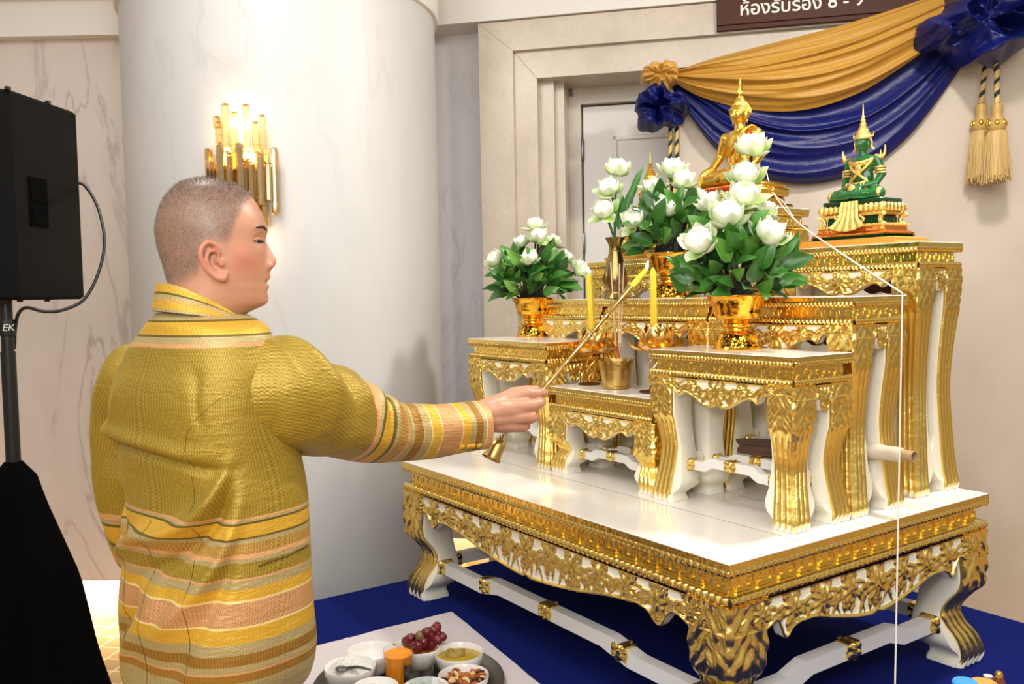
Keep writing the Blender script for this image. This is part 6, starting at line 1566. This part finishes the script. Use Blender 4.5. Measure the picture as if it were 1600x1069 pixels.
pxs = [(340, 622, 1.54), (385, 612, 1.535), (430, 613, 1.545), (468, 627, 1.565), (516, 649, 1.63), (560, 664, 1.70), (594, 671, 1.75), (630, 675, 1.80), (668, 674, 1.85), (710, 670, 1.90), (751, 666, 1.945)]
path = [pl(*p) for p in pxs]
pth_ = spline(path, 150); s_ = np.concatenate([[0], np.cumsum(np.linalg.norm(np.diff(pth_, axis=0), axis=1))]); tt_ = np.gradient(pth_, axis=0); tt_ /= np.linalg.norm(tt_, axis=1)[:, None]; vv_ = np.array(WL(CAM))[None] - pth_; vv_ -= tt_ * (vv_ * tt_).sum(1)[:, None]; vv_ /= np.linalg.norm(vv_, axis=1)[:, None]
rr0 = sip(np.linspace(0, 1, 150), np.linspace(0, 1, 11), [.060, .094, .096, .087, .0765, .070, .0655, .060, .0572, .0555, .0545])
pxc = np.array([pxof(Vector(p) + Vector((PR.x, PR.y, 0)))[0] for p in pth_ + vv_ * rr0[:, None]]); pxc = np.maximum.accumulate(pxc + np.arange(150) * 1e-4)
def sx(px): return float(np.interp(px + 0, pxc, s_))
R_st = [(-.1, OL, .55)] + [(sx(x), c, p) for x, c, p in ((592, PK, .1), (597, GR, .1), (600, DK, .3), (603, YL, .06), (617, DK, .3), (622, GR, .1), (626, TN, .6), (640, PK, .05), (644, GR, .1), (652, BR, .6), (664, PK, .1), (666, GR, .1), (677, WT, 0), (678.5, YL, .05), (693, WT, 0), (694.5, PK, .4), (724, WT, 0), (725.5, YL, .05), (737, WT, 0), (738, GR, .1), (746, BR, .6), (756, GR, .1), (762, WT, 0), (763, PK, .25))]
Ls = s_[-1]
folds = [(.09, .018, 0.0135, .3, 1.0, .05), (.10, .014, -0.0108, .4, 1.1, .05), (.13, .018, 0.0135, .5, 1.0, .05), (.175, .014, -0.0095, .3, 1.0, .05), (.21, .018, 0.0108, .2, 1.1, .04), (sx(565), .016, 0.0149, .2, 1.0, .03), (sx(582), .010, -0.0121, .1, 1.1, .03), (sx(597), .012, 0.0135, .1, 1.0, .02), (sx(612), .009, -0.0081, .0, 1.0, .0),
         (sx(540), .03, 0.0081, 3.4, 1.0, -.05), (sx(500), .02, -0.0081, 3.8, 1.0, -.08), (sx(628), .012, 0.0068, .2, 1.2, .0), (sx(650), .012, -0.0054, 1.0, .8, .0), (sx(480), .02, 0.0095, 5.2, .8, .1), (sx(450), .018, -0.0081, 5.4, .8, .1), (sx(520), .018, 0.0081, 5.0, .8, .08)]
sl, pth, ss, Pn = sleeve(path, [.076, .086, .090, .086, .0765, .070, .0655, .060, .0572, .0555, .0545], R_st, -.1, Ls + .05, 'right_sleeve', folds, 4, ell=.92)
M['button'] = simple('gold_button', (.80, .60, .18), .45)
for k, x in enumerate((730, 738.5, 746.5, 754)):                       # four cuff buttons under the wrist
    i = int(np.argmin(np.abs(pxc - x))); cands = [Vector(p) + Vector((PR.x, PR.y, 0)) for p in Pn[i][:-1]]
    j = min(range(len(cands)), key=lambda q: (pxof(cands[q])[1] - (697 - k * .6)) ** 2 + (400 * max(0, (cands[q] - CAM).dot(CF) - (cands[0] - CAM).dot(CF) )) ** 2)
    p = Pn[i][j]; nn = p - pth[i]; nn /= np.linalg.norm(nn); b = MB(); b.sphere((0, 0, 0), (.0068, .0068, .0036), 16, 8); o = obj('cuff_button', b, 'button', parent=sl); o.matrix_local = Matrix.Translation(Vector(p + nn * .002)) @ Vector(nn).to_track_quat('Z', 'Y').to_matrix().to_4x4()
pl_l = [(236, 566, 1.66), (212, 576, 1.68), (198, 606, 1.70), (192, 640, 1.73), (190, 700, 1.755), (195, 760, 1.77), (206, 815, 1.80), (215, 852, 1.86), (245, 878, 1.92)]
pathL = [pl(*p) for p in pl_l]
sL = np.concatenate([[0], np.cumsum(np.linalg.norm(np.diff(spline(pathL, 150), axis=0), axis=1))]); pyL = np.array([pxof(Vector(p) + Vector((PR.x, PR.y, 0)))[1] for p in spline(pathL, 150)])
def sy(py): return float(np.interp(py, pyL, sL))
L_st = [(-.1, OL, .55)] + [(sy(y), c, p) for y, c, p in ((783, PK, .1), (791, GR, .1), (796, DK, .3), (800, YL, .06), (820, DK, .3), (827, TN, .6), (838, PK, .1), (846, GR, .1), (852, BR, .4), (862, YL, .05))]
sleeve(pathL, [.02, .050, .058, .058, .058, .056, .054, .052, .050], L_st, -.1, sL[-1] + .05, 'left_sleeve', [(.25, .02, .007, 1.0, 1.2, .04), (.29, .014, -.006, 1.0, 1.2, .04), (.10, .02, .005, .8, 1.0, .05), (sy(800), .018, .006, .5, 1.2, .03), (sy(780), .012, -.005, .6, 1.2, .03)], 8)
# stand-up collar
nc, ns = 90, 14; th = np.arange(nc + 1) / nc * 2 * PI; C0 = Ho + Hm @ np.array((-.031, .0, .0)); C0 = WL(at(315, 477, 1.552)); C1 = WL(at(313, 495, 1.555))
P = np.zeros((2 * ns, nc + 1, 3)); UVc = np.zeros((2 * ns, nc + 1, 2)); dirs = np.cos(th)[:, None] * np.array(B3) + np.sin(th)[:, None] * np.array(R3)
for i in range(2 * ns):
    f = min(i, ns - 1) / (ns - 1) if i < ns else 1 - (i - ns) / (ns - 1) * .6; ins = 0 if i < ns else .004
    c = C1 * (1 - f) + C0 * f; rad = (.080 * (1 - f) + .0735 * f) - ins; drop = np.array((0, 0, 1.0))
    tilt = (.012 + .028 * f) * np.cos(th) + (-.004) * np.sin(th)
    rb = rad * (1 + .02 * np.cos(2 * th)); P[i] = c + dirs * rb[:, None]; P[i, :, 2] += tilt; UVc[i, :, 0] = th * .075; UVc[i, :, 1] = f * .055
b = MB(); b.grid(P, uv=UVc); obj('collar', b, brocade('collar_silk', [(-.01, GR, .2), (.006, YL, .15), (.018, TN, .15), (.026, GR, .1), (.034, DK, .3), (.038, YL, .05), (.051, GR, .1), (.0535, YL, .1)], -.01, .07), parent=jk, angle=0)
# trousers and shoes, below the frame
b = MB()
for s in (-1, 1):
    Pq = []
    for z, cx_, cy_, r0 in ((.95, 0, .045, .105), (.88, 0, .075, .088), (.70, .008, .095, .098), (.50, .012, .10, .085), (.25, 0, .105, .078), (.07, -.012, .105, .080), (.05, -.012, .105, .080)):
        th2 = np.arange(40) / 40 * 2 * PI; c = TC0 + T3(cx_, s * cy_, z); Pq.append(c + np.stack([(TF_.x * np.cos(th2) * r0 + TL_.x * np.sin(th2) * r0 * .95), (TF_.y * np.cos(th2) * r0 + TL_.y * np.sin(th2) * r0 * .95), 0 * th2], -1))
    b.grid(np.array(Pq), cv=True, capu=True)
me = blob('trousers', [], .006, 2, lambda q: [q.raw(np.concatenate(b.v), b.f)]); obj('trousers', setmat(me, simple('black_trousers', (.03, .03, .035), .8)), None, parent=man)
for s in (-1, 1):
    me = blob('shoe', [('c', [TC0 + T3(-.045, s * .10, .046), TC0 + T3(.06, s * .11, .045), TC0 + T3(.175, s * .12, .036)], [.042, .044, .034]), ('e', TC0 + T3(-.03, s * .10, .07), (.045, .045, .045))], .005, 2)
    c3 = np.zeros(len(me.vertices) * 3); me.vertices.foreach_get('co', c3); c3 = c3.reshape(-1, 3); c3[:, 2] = np.maximum(c3[:, 2], .001); me.vertices.foreach_set('co', c3.reshape(-1)); obj('shoe', setmat(me, simple('black_leather', (.02, .02, .02), .3)), None, parent=man)
# ------------------------------------------------------------------ candle lighter in his hand
hold = at(845, 613, 2.040); tip = at(1010, 421, dR - .02); low = at(789, 678, 2.005)
t = thing('candle_lighter', 'brass rod lighter with a burning taper and a bell snuffer, held in the hand', 'candle lighter', hold)
ax_ = (tip - hold).normalized(); Lr = (tip - hold).length
b = MB(); q = ax_.to_track_quat('Z', 'Y').to_matrix().to_4x4()
prof = [(.0042, -.02), (.0046, 0)] 
for zc_, r_c in ((.20 * Lr, .0070), (.40 * Lr, .0074), (.56 * Lr, .0078)): prof += [(.0050, zc_ - .012), (r_c, zc_ - .008), (.0055, zc_ - .003), (r_c, zc_ + .003), (.0054, zc_ + .010)]
prof += [(.0058, .70 * Lr), (.0086, .715 * Lr), (.0092, .74 * Lr), (.0105, .80 * Lr), (.0108, .815 * Lr), (.0095, .815 * Lr)]
b.lathe(prof, 20, M4=q); obj('rod', b, 'brass', parent=t, angle=60)
b = MB(); b.tube(spline([tuple(low - hold), tuple(at(806, 656, 2.033) - hold), tuple(at(828, 632, 2.045) - hold), (0, 0, 0), tuple(ax_ * .03)], 20), .0046, 10); obj('grip_rod', b, 'brass', parent=t)
b = MB(); b.lathe([(.0085, .80 * Lr), (.0088, .82 * Lr), (.0075, .985 * Lr), (.0015, 1.0 * Lr)], 14, M4=q); tp = obj('taper', b, 'candle', parent=t)
flame(t, ax_ * Lr, ax_ + UP * 1.2, .030)
bell0, bell1 = at(784, 683, 2.0), at(767, 717, 1.985); dv_ = bell1 - bell0; q2 = dv_.to_track_quat('Z', 'Y').to_matrix().to_4x4(); Lb = dv_.length
b = MB(); b.lathe([(.003, -.006), (.006, -.002), (.006, .002), (.004, .004), (.010, .007), (.0165, .016), (.019, .028), (.020, Lb - .010), (.0235, Lb), (.0225, Lb), (.0185, Lb - .011), (.017, .026), (.012, .012), (.001, .009)], 36, M4=Matrix.Translation(bell0 - hold) @ q2); obj('bell_snuffer', b, 'brass', parent=t, angle=50)
# ------------------------------------------------------------------ light
def area(name, loc, target, size, power, col=(1, 1, 1), size_y=None, spread=None):
    l = bpy.data.lights.new(name, 'AREA'); l.energy = power; l.color = col; l.size = size
    if size_y: l.shape = 'RECTANGLE'; l.size_y = size_y
    if spread: l.spread = spread
    o = bpy.data.objects.new(name, l); COL.objects.link(o); o.location = loc
    d = Vector(target) - Vector(loc); o.rotation_euler = d.to_track_quat('-Z', 'Y').to_euler(); return o
w = bpy.data.worlds.new('world'); scn.world = w; w.use_nodes = True
wn = w.node_tree; bg = wn.nodes['Background']
tc = wn.nodes.new('ShaderNodeTexCoord'); sp = wn.nodes.new('ShaderNodeSeparateXYZ'); rp = wn.nodes.new('ShaderNodeValToRGB')
wn.links.new(tc.outputs['Generated'], sp.inputs[0])
mp = wn.nodes.new('ShaderNodeMapRange'); mp.inputs['From Min'].default_value = -1; mp.inputs['From Max'].default_value = 1
wn.links.new(sp.outputs['Z'], mp.inputs['Value']); wn.links.new(mp.outputs[0], rp.inputs['Fac'])
cr = rp.color_ramp; cr.elements[0].position = .40; cr.elements[0].color = (.36, .23, .12, 1); cr.elements[1].position = .60; cr.elements[1].color = (.62, .58, .52, 1)
e = cr.elements.new(.5); e.color = (.42, .36, .29, 1)
wn.links.new(rp.outputs['Color'], bg.inputs['Color']); bg.inputs['Strength'].default_value = .85
# the room's ceiling lamps, the photographer's bounced flash and an added fill
b = MB()
area('ceiling_lamp', (.85, 1.15, 3.2), (.5, .45, 1.0), .22, 52, (1, .95, .86))
area('ceiling_lamp', tuple((CAM + RH * -.9 + FH * 2.2)[:2]) + (3.15,), tuple((CAM + RH * -.8 + FH * 2.6)[:2]) + (1,), .4, 16, (1, .95, .88))
area('bounce_flash_fill', tuple((CAM - FH * .4 - RH * .7)[:2]) + (3.2,), TW(0, .4, .2), 2.2, 62, (1, .99, .98))
area('bounce_flash_fill', tuple((CAM - FH * .2 + RH * 1.3)[:2]) + (3.2,), TW(0, .6, .3), 1.6, 30, (1, .99, .98))  # second bounce from the right, added to brighten the grey marble panel
area('flash', tuple(CAM - FH * .05 - RH * .30 + UP * .30), TW(.1, .5, .25), .22, 15, (1, .99, .97))
# cove light under the marble walls
cv = area('cove_light', (0, 0, 0), (0, 0, -1), 2.0, 14, (1, .84, .60), .03)
cv.matrix_world = LM @ Matrix.Translation((-2.2, .10, ZL0 + .01))
cv2 = area('cove_light', (0, 0, 0), (0, 0, -1), 1.0, 3.2, (1, .68, .36), .05)
cv2.matrix_world = WM @ Matrix.Translation((-.55, .42, .25))
for z in (.22, -.20):
    l = bpy.data.lights.new('sconce_glow', 'POINT'); l.energy = 2.1; l.color = (1, .74, .40); l.shadow_soft_size = .02
    o = bpy.data.objects.new('sconce_glow', l); COL.objects.link(o); o.location = SM @ Vector((0, .035, z))
vs = scn.view_settings; vs.view_transform = 'Standard'; vs.look = 'None'; vs.exposure = 0.0; vs.gamma = 1
scn.cycles.max_bounces = 16; scn.cycles.transmission_bounces = 16; scn.cycles.glossy_bounces = 6; scn.cycles.diffuse_bounces = 4; scn.cycles.sample_clamp_indirect = 6
